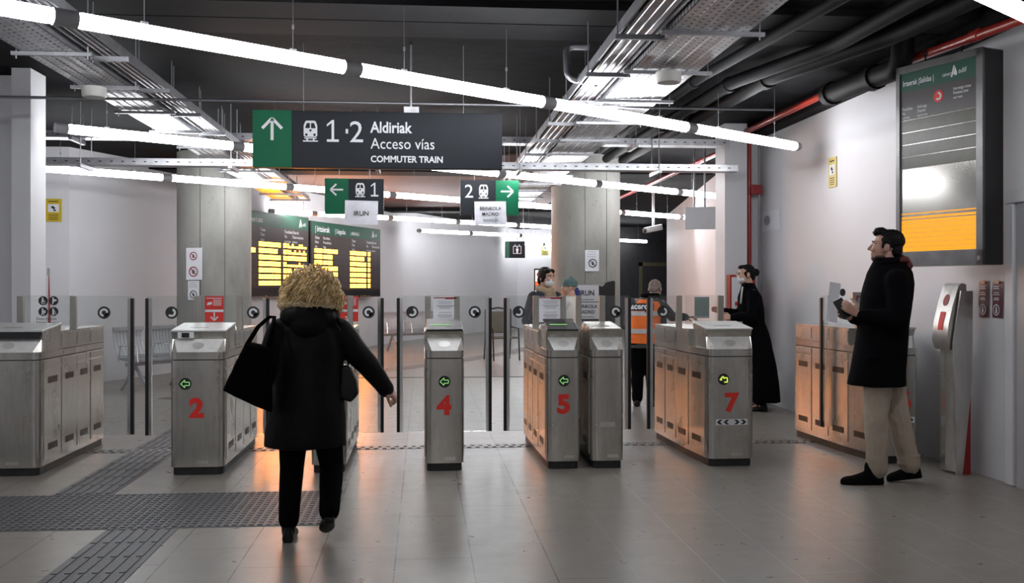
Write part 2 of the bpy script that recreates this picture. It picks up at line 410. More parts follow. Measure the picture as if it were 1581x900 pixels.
def rrect(x0, z0, x1, z1, r, n=5): return rpoly([(x0, z0), (x1, z0), (x1, z1), (x0, z1)], r, n)

# ------------------------------------------------------------------ room shell
CZ = 3.45
def wall(name, p, q, z0=0.0, z1=CZ, th=0.15, mat='white_wall', side=1):
    p, q = Vector(p), Vector(q); d = (q-p).normalized(); n = Vector((-d.y, d.x))*side*th
    pts = [tuple(p), tuple(q), tuple(q+n), tuple(p+n)]
    a = sum(pts[i][0]*pts[(i+1) % 4][1]-pts[(i+1) % 4][0]*pts[i][1] for i in range(4))
    if a < 0: pts = pts[::-1]
    return struct(MB().prism(pts, z0, z1).build(name, mat))
struct(MB().b2((-9, -5, -0.2), (10, 38, 0)).build('floor', 'granite_floor'))
struct(MB().b2((-9, -5, CZ), (10, 38, CZ+0.2)).build('ceiling', 'black_paint'))
RW = 4.25
wall('wall_right', (RW, -5), (RW, 12.35), side=-1)
struct(MB().b2((3.72, 12.0, 0), (4.0, 12.4, CZ)).build('pillar_right', 'white_wall'))
wall('wall_right_recess', (4.0, 12.25), (RW+0.1, 12.25), side=1)
wall('wall_right_back', (4.95, 12.4), (4.95, 15.5), side=-1)
wall('wall_right_far', (4.95, 15.5), (6.85, 27.5), side=-1)
wall('wall_back_dark', (6.6, 33.0), (9.9, 33.0), mat='dark_wall')
wall('wall_left_front', (-9, 9.9), (-3.77, 9.9))
struct(MB().b2((-3.77, 9.55, 0), (-3.60, 9.92, CZ)).build('pillar_left', 'white_wall'))
wall('wall_left_near', (-4.9, -5), (-4.9, 9.9), side=1)
wall('wall_left_side', (-5.7, 10.05), (-5.7, 14.9), side=1)
wall('wall_behind', (-9, -4.8), (10, -4.8), side=-1)
wall('wall_left_bay', (-8, 14.87), (-5.07, 14.87))
wall('wall_left', (-5.07, 14.87), (-1.47, 23.5), side=1)
wall('wall_left_curve', (-1.47, 23.5), (-0.50, 26.6), side=1)
wall('wall_left_far', (-0.50, 26.6), (3.3, 34.6), side=1)
wall('wall_back', (3.3, 34.6), (6.75, 34.6))
# downstand bands and wall-top strip of the black ceiling
for i, (y0, y1, dz) in enumerate(((7.0, 7.42, 0.05), (7.5, 7.95, 0.035), (3.0, 3.5, 0.05), (16.5, 17.1, 0.12), (25, 25.7, 0.12))):
    struct(MB().b2((-4.9, y0, CZ-dz), (RW if y0 < 12 else 4.9, y1, CZ+0.02)).build('trim_%d' % (i+1), 'black_beam'))
struct(MB().b2((4.08, 3.0, 3.30), (RW, 12.2, CZ)).build('trim_6', 'black_beam'))
struct(MB().b2((-2.4, 15.0, CZ-0.03), (3.0, 25.0, CZ+0.02)).build('ceiling_board_glow', 'ceiling_glow_brown'))  # brown-orange sheet paints the amber boards' glow onto the ceiling
# concrete columns
def column(name, x, y, r):
    n = 48
    struct(MB().prism([(r*math.cos(2*PI*i/n), r*math.sin(2*PI*i/n)) for i in range(n)], 0, CZ).build(name, 'concrete', smooth=True, sharp=0.6)).location = (x, y, 0)
    o = bpy.data.objects[name]
    for a in (-1.75, -1.1):
        b = MB().box((math.cos(a)*(r-0.001), math.sin(a)*(r-0.001), CZ/2), (0.008, 0.006, CZ-0.02), (0, 0, a)).build('column_seam', 'seam_dark', o)
    return o
CL = (-3.15, 15.5, 0.545); CR = (2.56, 15.5, 0.54)
column('column_left', *CL); column('column_right', *CR)
# door at the right edge
d = struct(empty('door_1', (RW-0.02, 5.95, 0), -PI/2))
MB().b2((-0.82, 0, 0.0), (0.2, 0.03, 2.02)).build('door_leaf', 'grey_door', d)
f = MB(); f.b2((-0.93, -0.02, 0), (-0.83, 0.02, 2.03)); f.b2((-0.93, -0.02, 2.031), (0.3, 0.02, 2.13)); f.build('door_frame', 'white_wall', d, bevel=0.008)

# tactile paving
def tactile(name, x0, x1, y0, y1, label_rib='y', notch=True):
    m = MB().b2((x0, y0, -0.05), (x1, y1, 0.0035))
    if label_rib == 'y':
        x = x0+0.03
        while x < x1-0.02:
            y = y0+0.02
            while y < y1-0.03:
                if notch: m.b2((x-0.014, y, 0.003), (x+0.014, min(y+0.042, y1), 0.0085)); y += 0.062
                else: m.b2((x-0.016, y, 0.003), (x+0.016, min(y+0.28, y1), 0.0085)); y += 0.30
            x += 0.05 if notch else 0.066
    return struct(m.build(name, 'tactile'))
tactile('floor_tactile_band', -4.85, -0.55, 6.06, 7.06)
tactile('floor_tactile_strip', -1.85, -1.44, 1.5, 6.05, notch=False)
tactile('floor_tactile_strip_gates', -2.52, -2.12, 7.07, 8.84, notch=False)
tactile('floor_tactile_strip_beyond', -2.52, -2.12, 9.04, 13.0, notch=False)
m = MB().b2((-4.9, 8.84, -0.05), (RW, 9.03, 0.002))
x = -4.85
while x < RW-0.05:
    m.b2((x, 8.86, 0.001), (x+0.035, 8.93, 0.008)); m.b2((x+0.03, 8.945, 0.001), (x+0.065, 9.015, 0.008)); x += 0.075
struct(m.build('floor_threshold_strip', 'threshold'))
m = MB()
def strip(p, q, w):
    p, q = Vector(p), Vector(q); dd = (q-p).normalized(); nn = Vector((-dd.y, dd.x))*w/2
    m.prism([tuple(p-nn), tuple(q-nn), tuple(q+nn), tuple(p+nn)], -0.03, 0.003)
strip((-1.4, 16.2), (0.2, 18.4), 0.4); strip((0.2, 18.4), (1.8, 21.4), 0.4); strip((1.8, 21.4), (2.6, 23.5), 0.4); strip((-3.2, 13.0), (-1.4, 16.2), 0.4)
struct(m.build('floor_tactile_path', 'tactile'))
m = MB(); strip((-3, 15.85), (4, 15.75), 0.09); struct(m.build('floor_drain', 'seam_dark'))

# ------------------------------------------------------------------ tube light rows
DIR = Vector((0.795, 0.607, 0)).normalized(); TZ = 2.9
def light_row(p0, length, first, label, pitch=1.85, r=0.045, capend=True):
    t = thing('tube_light_row', label, 'ceiling light', (p0[0], p0[1], TZ), math.atan2(DIR.y, DIR.x), 'rows of tube lights under the ceiling')
    xs = [0.0]; x = first
    while x < length-0.3: xs.append(x); x += pitch
    xs.append(length)
    for i in range(len(xs)-1):
        a, b = xs[i]+(0.06 if i else 0.11), xs[i+1]-(0.06 if i < len(xs)-2 else 0.07)
        MB().cap((a+r*0.6, 0, 0), r, (b-r*0.6, 0, 0), r, 20, 3).build('tube', 'tube_light', t, smooth=True)
        for q in (0.22, 0.78):
            u = a+(b-a)*q
            w = MB(); w.tube([(u, 0, r+0.01), (u, 0, CZ-TZ-0.002)], 0.0025, 5); w.b2((u-0.02, -0.012, r-0.006), (u+0.02, 0.012, r+0.014)); w.tube([(u, 0, 0.19), (u, 0, 0.215)], 0.008, 6)
            w.build('suspension_wire', 'rod_steel', t)
        if i: MB().tube([(xs[i]-0.065, 0, 0), (xs[i]+0.065, 0, 0)], r*1.08, 20).build('coupling', 'cap_grey', t, smooth=True, sharp=0.6)
    MB().tube([(0, 0, 0), (0.11, 0, 0)], r*1.05, 20).build('end_cap', 'cap_grey', t, smooth=True, sharp=0.6)
    if capend: MB().tube([(length-0.07, 0, 0), (length, 0, 0)], r*1.0, 20).build('end_cap', 'cap_grey', t, smooth=True, sharp=0.6)
    return t
def back(p, k): return (p[0]-DIR.x*k, p[1]-DIR.y*k)
# row nearest the camera crosses the corner of the frame; rows further back step towards the far wall
light_row(back((2.935, 4.856), 0.55), 1.95, 1.85, 'tube light row just entering the top right corner, nearest the viewer')
light_row((-2.9, -4.2), 5.6, 1.85, 'unseen tube light row added behind the viewer to brighten the gates')  # out of view, added as fill for the gate fronts
light_row(back((-1.947, 5.642), 1.85*1.6), 7.39+1.85*1.6, 1.85*0.6+0.0, 'longest tube light row, slanting across the top above the big platform sign')
light_row((-3.374, 9.526), 10.58, 1.82, 'second tube light row, passing behind the big green and grey platform sign')
light_row(back((-4.656, 12.816), 0.3), 13.82, 0.3+1.55, 'third tube light row, starting at the left pillar, behind the two small platform signs')
light_row((-2.95, 19.605), 8.1, 1.0, 'tube light row running above the amber arrivals board')
light_row((-0.118, 26.086), 9.3, 1.8, 'tube light row before the white back wall, starting right of the arrivals board')
light_row((2.864, 33.103), 2.4, 1.63, 'shortest and farthest tube light row, above the small lift sign')

# ------------------------------------------------------------------ cable trays
def long_tray(x0, x1, xa, xb, y0, y1, label):
    t = thing('cable_tray', label, 'cable tray', ((x0+x1)/2, (y0+y1)/2, 3.0)); cx, cy = (x0+x1)/2, (y0+y1)/2
    def P(x, y, z): return (x-cx, y-cy, z-3.0)
    m = MB()
    m.b2(P(x0, y0, 3.0), P(x1, y1, 3.003)); m.b2(P(x0, y0, 3.0), P(x0+0.004, y1, 3.07)); m.b2(P(x1-0.004, y0, 3.0), P(x1, y1, 3.07))
    for k in range(1, 5):
        xx = x0+(x1-x0)*k/5; m.b2(P(xx-0.006, y0, 2.996), P(xx+0.006, y1, 3.001))
    m.build('tray_channel', 'perforated', t)
    m = MB()
    for xx in (xa, xb): m.b2(P(xx-0.006, y0, 3.03), P(xx+0.006, y1, 3.10))
    m.b2(P(xa, y0, 3.045), P(xb, y1, 3.048)) if False else None
    for k in range(1, 4):
        xx = xa+(xb-xa)*k/4; m.tube([P(xx, y0, 3.04), P(xx, y1, 3.04)], 0.006, 6)
    m.b2(P(xa+0.04, y0, 3.046), P(xb-0.02, y1, 3.05))
    m.build('side_rail', 'galvanised', t)
    y = y0+0.45
    while y < y1:
        s_ = MB(); s_.b2(P(x0-0.06, y-0.014, 2.972), P(x1+0.1, y+0.014, 2.996)); s_.build('strut', 'rod_steel', t)
        s_ = MB(); s_.b2(P(min(xa, xb)-0.03, y+0.2, 2.99), P(max(xa, xb)+0.06, y+0.235, 3.022)); s_.build('strut', 'rod_steel', t)
        for xx in (x0-0.03, x1+0.07): MB().tube([P(xx, y, 2.95), P(xx, y, CZ)], 0.005, 6).build('hanger_rod', 'rod_steel', t)
        for xx in (min(xa, xb)-0.015,): MB().tube([P(xx, y+0.215, 2.98), P(xx, y+0.215, CZ)], 0.005, 6).build('hanger_rod', 'rod_steel', t)
        y += 1.12
    for k in range(4):
        xx = x0+0.06+k*(x1-x0-0.12)/3
        c = MB(); pts = [P(xx+0.02*math.sin(q*0.9+k), y0+(y1-y0)*q/20, 3.02+0.008*k) for q in range(21)]
        c.tube(pts, 0.014, 6); c.build('cable', 'black_pipe', t, smooth=True)
    return t
long_tray(-2.66, -2.30, -2.25, -2.08, 4.2, 18.6, 'galvanised perforated cable tray running away on the left, above gate 2')
long_tray(1.51, 2.00, 1.24, 1.48, 4.4, 19.5, 'galvanised perforated cable tray running away right of the big platform sign')
def cross_tray(z, x0, x1, y, label, h=0.075, group='cable trays crossing the hall'):
    t = thing('cross_tray', label, 'cable tray', (0, y, z), 0, group)
    m = MB(); m.b2((x0, 0, 0), (x1, 0.003, h)); m.b2((x0, 0.2, 0), (x1, 0.203, h)); m.b2((x0, 0, 0), (x1, 0.203, 0.003)); m.b2((x0, -0.012, h-0.004), (x1, 0.01, h)); m.b2((x0, -0.008, 0), (x1, 0.0, 0.006))
    nf = len(m.f); x = x0+0.06
    while x < x1: m.rect(x, h*0.5-0.006, x+0.03, h*0.5+0.006, -0.001); x += 0.12
    tr = m.build('tray_channel', 'galvanised', t); tr.data.materials.append(M['slot_dark'])
    for p in tr.data.polygons[nf:]: p.material_index = 1
    x = x0+0.5
    while x < x1:
        MB().b2((x-0.02, -0.16, -0.045), (x+0.02, 0.3, -0.003)).build('bracket', 'rod_steel', t)
        for yy in (-0.1, 0.26): MB().tube([(x, yy, -0.04), (x, yy, CZ-z)], 0.006, 6).build('hanger_rod', 'rod_steel', t)
        x += 1.6
    return t
cross_tray(2.775, -4.2, 3.66, 11.3, 'lower of two slotted galvanised trays crossing the hall from side to side')
cross_tray(3.115, -4.4, 3.66, 11.62, 'upper of two slotted galvanised trays crossing the hall from side to side')
cn = tag(MB().tube([(-4.4, 8.45, 2.978), (3.05, 8.45, 2.978)], 0.012, 8).build('conduit', 'rod_steel', smooth=True), 'thin grey conduit crossing the hall along the top of the big sign', 'pipe')
for sx, sy, lab in ((1.75, 6.97, 'white round smoke detector under the right cable tray'), (-2.51, 7.9, 'white round smoke detector under the left cable tray')):
    t = thing('smoke_detector', lab, 'smoke detector', (sx, sy, 2.885), 0, 'smoke detectors under the trays')
    MB().tube([(0, 0, 0.0), (0, 0, 0.012), (0, 0, 0.075)], [0.082, 0.088, 0.092], 28).build('housing', 'white_plastic', t, smooth=True, sharp=0.5)
    MB().tube([(0, 0, 0.075), (0, 0, 0.085)], 0.06, 24).build('base_plate', 'grey_plastic', t)

# pipes and ducts at the top right
def pipe(name, pts, r, mat, label, cat='pipe', rings_at=(), ring_mat=None, group=None, n=14):
    t = thing(name, label, cat, (0, 0, 0), 0, group)
    P = [Vector(p) for p in pts]; Q = [P[0]]
    for i in range(1, len(P)-1):
        a, b = (P[i-1]-P[i]), (P[i+1]-P[i]); k = min(r*2.5, a.length*0.45, b.length*0.45)
        a.normalize(); b.normalize()
        for j in range(6): u = j/5; Q.append((P[i]+a*k)*(1-u)**2+P[i]*2*u*(1-u)+(P[i]+b*k)*u*u)
    Q.append(P[-1])
    MB().tube(Q, r, n).build('pipe_run', mat, t, smooth=True, sharp=0.7)
    for (a, dd) in rings_at:
        a = Vector(a); dd = Vector(dd).normalized()
        MB().tube([a-dd*0.05, a+dd*0.05], r*1.22, n).build('collar', ring_mat or mat, t, smooth=True, sharp=0.7)
    return t
pipe('black_duct', [(3.7, 5.0, 3.33), (3.55, 7.2, 3.33), (3.1, 8.6, 3.3), (2.95, 14.5, 3.3)], 0.068, 'black_pipe', 'black pipe with elbow nearest the right wall under the ceiling', rings_at=[((3.1, 8.75, 3.3), (0, 1, 0)), ((3.02, 11, 3.3), (0, 1, 0))], group='black pipes at the ceiling')
pipe('black_duct', [(3.3, 5.0, 3.34), (3.25, 7.6, 3.34), (2.85, 9.0, 3.32), (2.7, 14.5, 3.32)], 0.06, 'black_pipe', 'black ceiling pipe in the middle of the three', rings_at=[((2.86, 9.1, 3.32), (0, 1, 0)), ((2.8, 11.5, 3.32), (0, 1, 0))], group='black pipes at the ceiling')
pipe('black_duct', [(2.95, 4.5, 3.36), (2.55, 9.0, 3.36), (2.5, 14.0, 3.36)], 0.048, 'black_pipe', 'black ceiling pipe closest to the right cable tray', rings_at=[((2.55, 9.2, 3.36), (0, 1, 0))], group='black pipes at the ceiling')
pipe('black_duct', [(3.85, 7.68, 3.44), (3.85, 7.72, 3.2), (3.85, 9.2, 3.26)], 0.09, 'black_pipe', 'short thick black pipe above the tall departures screen', rings_at=[((3.85, 8.2, 3.22), (0, 1, 0)), ((3.85, 9.1, 3.255), (0, 1, 0))])
pipe('sprinkler_pipe', [(3.98, 4.6, 3.11), (3.98, 6.3, 3.215), (3.98, 9.0, 3.345), (3.98, 11.95, 3.345)], 0.036, 'red_paint', 'red sprinkler pipe running along the top of the right wall', rings_at=[((3.98, 6.85, 3.245), (0, 1, 0.05)), ((3.98, 9.0, 3.342), (0, 1, 0.02))], ring_mat='red_paint')
pipe('sprinkler_pipe', [(4.12, 12.6, 3.3), (4.12, 16.0, 3.3), (4.12, 30.0, 3.3)], 0.036, 'red_paint', 'red sprinkler pipe beyond the right pillar, left of the hanging grey sign')
t = pipe('fire_riser', [(4.06, 12.1, 0.0), (4.06, 12.1, 3.36)], 0.028, 'red_paint', 'vertical red fire pipe in the corner behind the woman with the bun', rings_at=[((4.06, 12.1, 2.62), (0, 0, 1))], ring_mat='red_dark')
MB().b2((4.06, 12.02, 2.58), (4.2, 12.14, 2.70)).build('valve_box', 'red_dark', t, bevel=0.01)
pipe('wall_conduit', [(4.19, 12.1, 0.0), (4.19, 12.1, 3.2)], 0.014, 'grey_plastic', 'thin grey vertical conduit right of the red fire pipe')
pipe('flexible_conduit', [(1.35, 8.0, 3.38), (1.16, 8.0, 3.38), (1.16, 7.9, 3.1), (1.4, 7.9, 3.06)], 0.028, 'rod_steel', 'curved grey conduit dropping onto the right cable tray')
pipe('flexible_conduit', [(2.05, 9.6, 3.06), (2.5, 9.6, 3.06), (2.55, 9.6, 2.95)], 0.02, 'rod_steel', 'curved grey conduit leaving the right cable tray toward the light row')

# ------------------------------------------------------------------ signs
def train_icon(m, cx, cz, h, y):
    w = h*0.62
    k = [(cx-w/2, cz-h*0.28), (cx+w/2, cz-h*0.28), (cx+w/2, cz+h*0.25), (cx+w*0.36, cz+h*0.47), (cx-w*0.36, cz+h*0.47), (cx-w/2, cz+h*0.25)]
    m.poly(rpoly(k, [h*.09, h*.09, h*.1, h*.1, h*.1, h*.1], 4), y)
    m.rect(cx-w*.55, cz-h*.5, cx+w*.55, cz-h*.44, y); m.rect(cx-w*.3, cz-h*.44, cx-w*.18, cz-h*.34, y); m.rect(cx+w*.18, cz-h*.44, cx+w*.3, cz-h*.34, y); m.rect(cx-w*.45, cz-h*.36, cx+w*.45, cz-h*.31, y)
def train_dark(m, cx, cz, h, y):
    w = h*0.62
    m.poly(rpoly([(cx-w*.40, cz+h*.12), (cx-w*.04, cz+h*.12), (cx-w*.04, cz+h*.36), (cx-w*.27, cz+h*.36)], h*.03, 3), y)
    m.poly(rpoly([(cx+w*.04, cz+h*.12), (cx+w*.40, cz+h*.12), (cx+w*.27, cz+h*.36), (cx+w*.04, cz+h*.36)], h*.03, 3), y)
    m.disc(cx, cz+h*.02, h*.055, y, 14); m.disc(cx-w*.3, cz-h*.18, h*.06, y, 14); m.disc(cx+w*.3, cz-h*.18, h*.06, y, 14)
def arrow(m, cx, cz, h, ang, y, wd=0.13):
    ca, sa = math.cos(ang), math.sin(ang)
    def R(a, b): return (cx+a*ca-b*sa, cz+a*sa+b*ca)
    def ln(a, b, c, dd, w): (x0, z0), (x1, z1) = R(a, b), R(c, dd); m.line(x0, z0, x1, z1, w, y)
    ln(-h/2, 0, h*.44, 0, h*wd); ln(h*.47, 0.0, h*.02, h*.43, h*wd); ln(h*.47, 0, h*.02, -h*.43, h*wd)
def platform_sign(loc, w, h, gw, gside, label, ang, build_text, wires, name='platform_sign', group=None, rz=0.0):
    t = thing(name, label, 'sign', loc, rz, group)
    x0, x1 = -w/2, w/2
    MB().b2((x0, 0, -h/2), (x1, 0.09, h/2)).build('panel', 'sign_grey', t, bevel=0.004)
    gx = (x0-0.002, x0+gw) if gside < 0 else (x1-gw, x1+0.002)
    MB().b2((gx[0], -0.004, -h/2-0.001), (gx[1], 0.092, h/2+0.001)).build('green_panel', 'sign_green', t)
    m = MB(); arrow(m, (gx[0]+gx[1])/2, build_text.get('az', 0.08), build_text['ah'], ang, -0.006); m.build('arrow', 'sign_white', t)
    m = MB(); dk = MB()
    for cx, cz, hh in build_text['trains']: train_icon(m, cx, cz, hh, -0.003); train_dark(dk, cx, cz, hh, -0.005)
    m.build('train_pictogram', 'sign_white', t); dk.build('pictogram_windows', 'sign_grey', t)
    for a in build_text['text']:
        m = MB()
        if a[0] == '1':
            k = a[1]*.72; x, z = a[2], a[3]; q = k*.115
            m.poly([(x+k*.27-q/2, z), (x+k*.27+q/2, z), (x+k*.27+q/2, z+k), (x+k*.27-q*.3, z+k), (x, z+k*.80), (x, z+k*.70), (x+k*.27-q/2, z+k*.86)], -.003); m.rect(x+.0, z, x+k*.27-q/2, z+q, -.003); m.rect(x+k*.27+q/2, z, x+k*.54, z+q, -.003)
        else: m.text(a[0], a[1], a[2], a[3], -0.003, a[4] if len(a) > 4 else 'LEFT', a[5] if len(a) > 5 else 0.0, a[6] if len(a) > 6 else 1.0)
        m.build('lettering', 'sign_white', t)
    for u, r in wires:
        MB().tube([(u, 0.045, h/2), (u, 0.045, CZ-loc[2])], r, 8).build('hanger', 'rod_steel', t)
    return t
# 390..775 px wide, at y=8.3
P1 = platform_sign((-0.357, 8.3, 2.645), 2.045, 0.465, 0.312, -1, 'big hanging sign reading 1 2 Aldiriak, Acceso vias, commuter train, with green up arrow panel', PI/2,
    dict(ah=0.185, az=0.08, trains=[(-0.558, 0.068, 0.178)],
         text=[('1', 0.250, -0.425, -0.02), ('2', 0.250, -0.246, -0.02), ('Aldiriak', 0.128, -0.068, 0.062, 'LEFT', 0.022, 0.83), ('Acceso vías', 0.128, -0.068, -0.072, 'LEFT', 0.0, 0.88), ('COMMUTER TRAIN', 0.074, -0.068, -0.182, 'LEFT', 0.026, 0.93)]), [])
m = MB(); m.rect(-0.272, 0.05, -0.252, 0.088, -0.003); m.build('dot', 'sign_white', P1)
m = MB(); m.tube([(0.262, 0.045, 0.2325), (0.262, 0.045, CZ-2.645)], 0.011, 10); m.b2((0.205, 0.02, 0.2325), (0.33, 0.08, 0.285)); m.build('support_pole', 'galvanised', P1)
for u in (-0.62, 0.7): MB().tube([(u, 0.045, 0.2325), (u, 0.045, CZ-2.645)], 0.003, 6).build('hanger_wire', 'rod_steel', P1)
SY = 13.2
platform_sign((-0.887, SY, 2.62), 0.765, 0.462, 0.305, -1, 'small hanging sign with left arrow and 1, above the paper reading IRUN', PI,
    dict(ah=0.17, az=0.085, trains=[(0.075, 0.085, 0.19)], text=[('1', 0.25, 0.215, 0.0)]), [(-0.2, 0.004), (0.2, 0.004)], group='small platform number signs')
platform_sign((0.89, SY, 2.615), 0.775, 0.462, 0.305, 1, 'small hanging sign with 2 and right arrow, above the paper reading BRINKOLA MADRID', 0,
    dict(ah=0.17, az=0.085, trains=[(-0.08, 0.085, 0.19)], text=[('2', 0.25, -0.335, 0.0)]), [(-0.2, 0.004), (0.2, 0.004)], group='small platform number signs')

def sheet(name, label, loc, w, h, rz=0.0, mat='paper', cat='notice', curl=0.006, group=None, seed=0, tilt=0.0):
    t = thing(name, label, cat, loc, rz, group); n = 8
    vs = []; fs = []
    for j in range(n+1):
        for i in range(n+1):
            x, z = -w/2+w*i/n, -h/2+h*j/n
            k = curl*noise.noise(Vector((x/w*2.2+seed*3.7, z/h*2.2, seed)))-0.001
            xr = x*math.cos(tilt)-z*math.sin(tilt); zr = x*math.sin(tilt)+z*math.cos(tilt)
            vs.append((xr, -abs(k)*0.8-0.001, zr))
    m = MB()
    for j in range(n):
        for i in range(n): a = j*(n+1)+i; fs.append((a, a+1, a+n+2, a+n+1))
    o = len(vs); vs2 = [(x, y+0.0008, z) for x, y, z in vs]
    m.add(vs+vs2, fs+[tuple(q+o for q in f_[::-1]) for f_ in fs]); m.build('paper_sheet', mat, t, smooth=True)
    return t
t = sheet('paper_notice', 'white paper reading IRUN hung on the small sign with 1', (-0.795, SY-0.012, 2.405), 0.43, 0.315, 0, 'paper_bag', curl=0.03, seed=1, tilt=-0.02)
m = MB(); m.text('IRUN', 0.085, 0.0, -0.04, -0.034, 'CENTER', 0.015); m.build('lettering', 'ink', t)
t = sheet('paper_notice', 'white paper reading BRINKOLA MADRID hung on the small sign with 2', (0.90, SY-0.012, 2.41), 0.42, 0.31, 0, 'paper_bag', curl=0.02, seed=2, tilt=0.015)
m = MB(); m.text('BRINKOLA', 0.062, 0, 0.04, -0.026, 'CENTER', 0.015, 0.95); m.text('MADRID', 0.062, 0, -0.035, -0.026, 'CENTER', 0.015, 0.95); m.build('lettering', 'ink', t)
m = MB(); m.rect(-0.1, -0.10, 0.06, -0.08, -0.022); m.poly([(0.06, -0.12), (0.11, -0.09), (0.06, -0.06)], -0.022); m.build('arrow', 'ink_grey', t)

# hanging glossy sign by the right pillar
t = thing('hanging_sign', 'pale grey hanging sign seen at an angle left of the right pillar', 'sign', (4.02, 14.0, 2.42), -0.35)
MB().b2((-0.26, 0, -0.16), (0.26, 0.05, 0.16)).build('panel', 'sign_white', t, bevel=0.004)
for u in (-0.13, 0.02): MB().tube([(u, 0.025, 0.16), (u, 0.025, CZ-2.42)], 0.014, 8).build('hanger', 'rod_steel', t)
m = MB(); m.rect(-0.12, -0.02, -0.09, 0.03, -0.002); m.rect(-0.04, -0.03, 0.06, 0.03, -0.002); m.build('faint_symbols', 'paper', t)

# lift sign and far yellow sign
t = thing('lift_sign', 'small dark green hanging sign with white lift pictogram on the far wall', 'sign', (2.23, 23.9, 2.33))
MB().b2((-0.24, 0, -0.2), (0.24, 0.08, 0.2)).build('panel', 'sign_grey', t)
MB().b2((-0.242, -0.004, -0.2), (-0.14, 0.082, 0.2)).build('green_panel', 'sign_green_dark', t)
m = MB(); cx = 0.05
for a in ((cx-.1, -.1, cx+.1, -.088), (cx-.1, .075, cx+.1, .087), (cx-.1, -.1, cx-.086, .087), (cx+.086, -.1, cx+.1, .087)): m.rect(*a, -0.006)
m.disc(cx, 0.045, 0.018, -0.006, 12); m.rect(cx-0.03, -0.03, cx+0.03, 0.022, -0.006); m.rect(cx-0.02, -0.085, cx+0.02, -0.03, -0.006)
m.poly([(cx-0.07, 0.1), (cx-0.03, 0.1), (cx-0.05, 0.125)], -0.006); m.poly([(cx+0.03, 0.1), (cx+0.07, 0.1), (cx+0.05, 0.125)], -0.006)
m.build('lift_pictogram', 'sign_white', t)
for u in (-0.2, 0.2): MB().tube([(u, 0.04, 0.2), (u, 0.04, CZ-2.33)], 0.006, 6).build('hanger', 'rod_steel', t)
def camera_notice(loc, w, h, rz, mat, label):
    t = thing('camera_notice', label, 'sign', loc, rz)
    MB().b2((-w/2, -0.004, -h/2), (w/2, 0.004, h/2)).build('panel', mat, t)
    m = MB(); m.rect(-w*.34, h*-.08, w*.34, h*.26, -0.0055); m.build('white_field', 'paper', t)
    m = MB(); m.poly([(-w*.16, h*.13), (w*.02, h*.03), (w*.14, h*.09), (-w*.04, h*.2)], -0.007); m.rect(w*.0, h*-.04, w*.16, h*.03, -0.007)
    for k in range(4): m.rect(-w*.3, -h*(.18+.07*k), w*.3, -h*(.205+.07*k), -0.0055)
    m.rect(-w*.3, h*.36, w*.3, h*.4, -0.0055); m.build('camera_symbol', 'ink', t)
    return t
camera_notice((-5.285, 14.86, 2.535), 0.228, 0.33, 0, 'yellow_sign', 'yellow camera notice on the white wall behind the left pillar')
camera_notice((RW-0.006, 10.0, 2.62), 0.2, 0.31, -PI/2, 'yellow_pale', 'pale yellow camera notice high on the right wall')
camera_notice((4.28, 34.594, 2.75), 0.25, 0.42, 0, 'olive_sign', 'small olive camera notice on the far wall beside the right column')
t = sheet('wall_picture', 'white printed sheet on the right wall beside the grey conduit', (RW-0.004, 11.9, 2.24), 0.75, 0.24, -PI/2, 'paper', seed=4)
m = MB(); m.rect(-0.37, -0.12, -0.32, 0.06, -0.012); m.build('red_band', 'red_card', t)
m = MB(); m.disc(-0.05, 0.01, 0.06, -0.012, 20, 1.8); m.build('sketch', 'ink_grey', t)

def column_point(c, px, z):
    u = (px-790.5)/1537.0; s_, c_ = math.sin(0.0899), math.cos(0.0899)
    dx, dy = s_+u*c_, c_-u*s_; k = math.hypot(dx, dy); dx, dy = dx/k, dy/k
    b = dx*c[0]+dy*c[1]; q = b*b-(c[0]**2+c[1]**2-(c[2]+0.012)**2); tt = b-math.sqrt(q)
    x, y = dx*tt, dy*tt; nx, ny = (x-c[0]), (y-c[1])
    return (x, y, z), math.atan2(nx, -ny)
def prohibit(m_red, m_ink, cx, cz, r, y):
    m_red.arc(cx, cz, r*0.8, r, y); m_red.line(cx-r*.62, cz+r*.62, cx+r*.62, cz-r*.62, r*.16, y-0.0006)
    m_ink.disc(cx, cz+r*.32, r*.14, y, 10); m_ink.rect(cx-r*.16, cz-r*.45, cx+r*.16, cz+r*.16, y); m_ink.line(cx-r*.4, cz-r*.1, cx+r*.4, cz+r*.1, r*.12, y)
p, a = column_point(CL, 300, 1.77)
t = sheet('column_notice', 'white sheet with two red prohibition circles on the left concrete column', p, 0.265, 0.47, a, seed=5, curl=0.003)
mr, mi = MB(), MB(); prohibit(mr, mi, -0.01, 0.115, 0.062, -0.008); prohibit(mr, mi, -0.01, -0.115, 0.075, -0.008); mr.build('prohibition_ring', 'red_dark', t); mi.build('pictogram', 'ink', t)
p, a = column_point(CL, 299, 1.38)
t = sheet('column_notice', 'lower white sheet with black no smoking circle on the left concrete column', p, 0.19, 0.28, a, seed=6, curl=0.003)
mr, mi = MB(), MB(); prohibit(mr, mi, 0, -0.06, 0.06, -0.008); mr.build('prohibition_ring', 'ink', t); mi.build('pictogram', 'ink', t)
m = MB()
for k in range(3): m.rect(-0.07, 0.05+k*0.03, 0.07, 0.056+k*0.03, -0.008)
m.build('text_lines', 'ink_grey', t)
p, a = column_point(CR, 914, 1.83)
t = sheet('column_notice', 'white no entry notice on the right concrete column', p, 0.215, 0.32, a, seed=7, curl=0.003)
mr, mi = MB(), MB(); prohibit(mr, mi, 0.01, -0.04, 0.066, -0.008); mr.build('prohibition_ring', 'ink', t); mi.build('pictogram', 'ink', t)
m = MB()
for k in range(3): m.rect(-0.08, 0.06+k*0.035, 0.06, 0.066+k*0.035, -0.008)
m.build('text_lines', 'ink_grey', t)
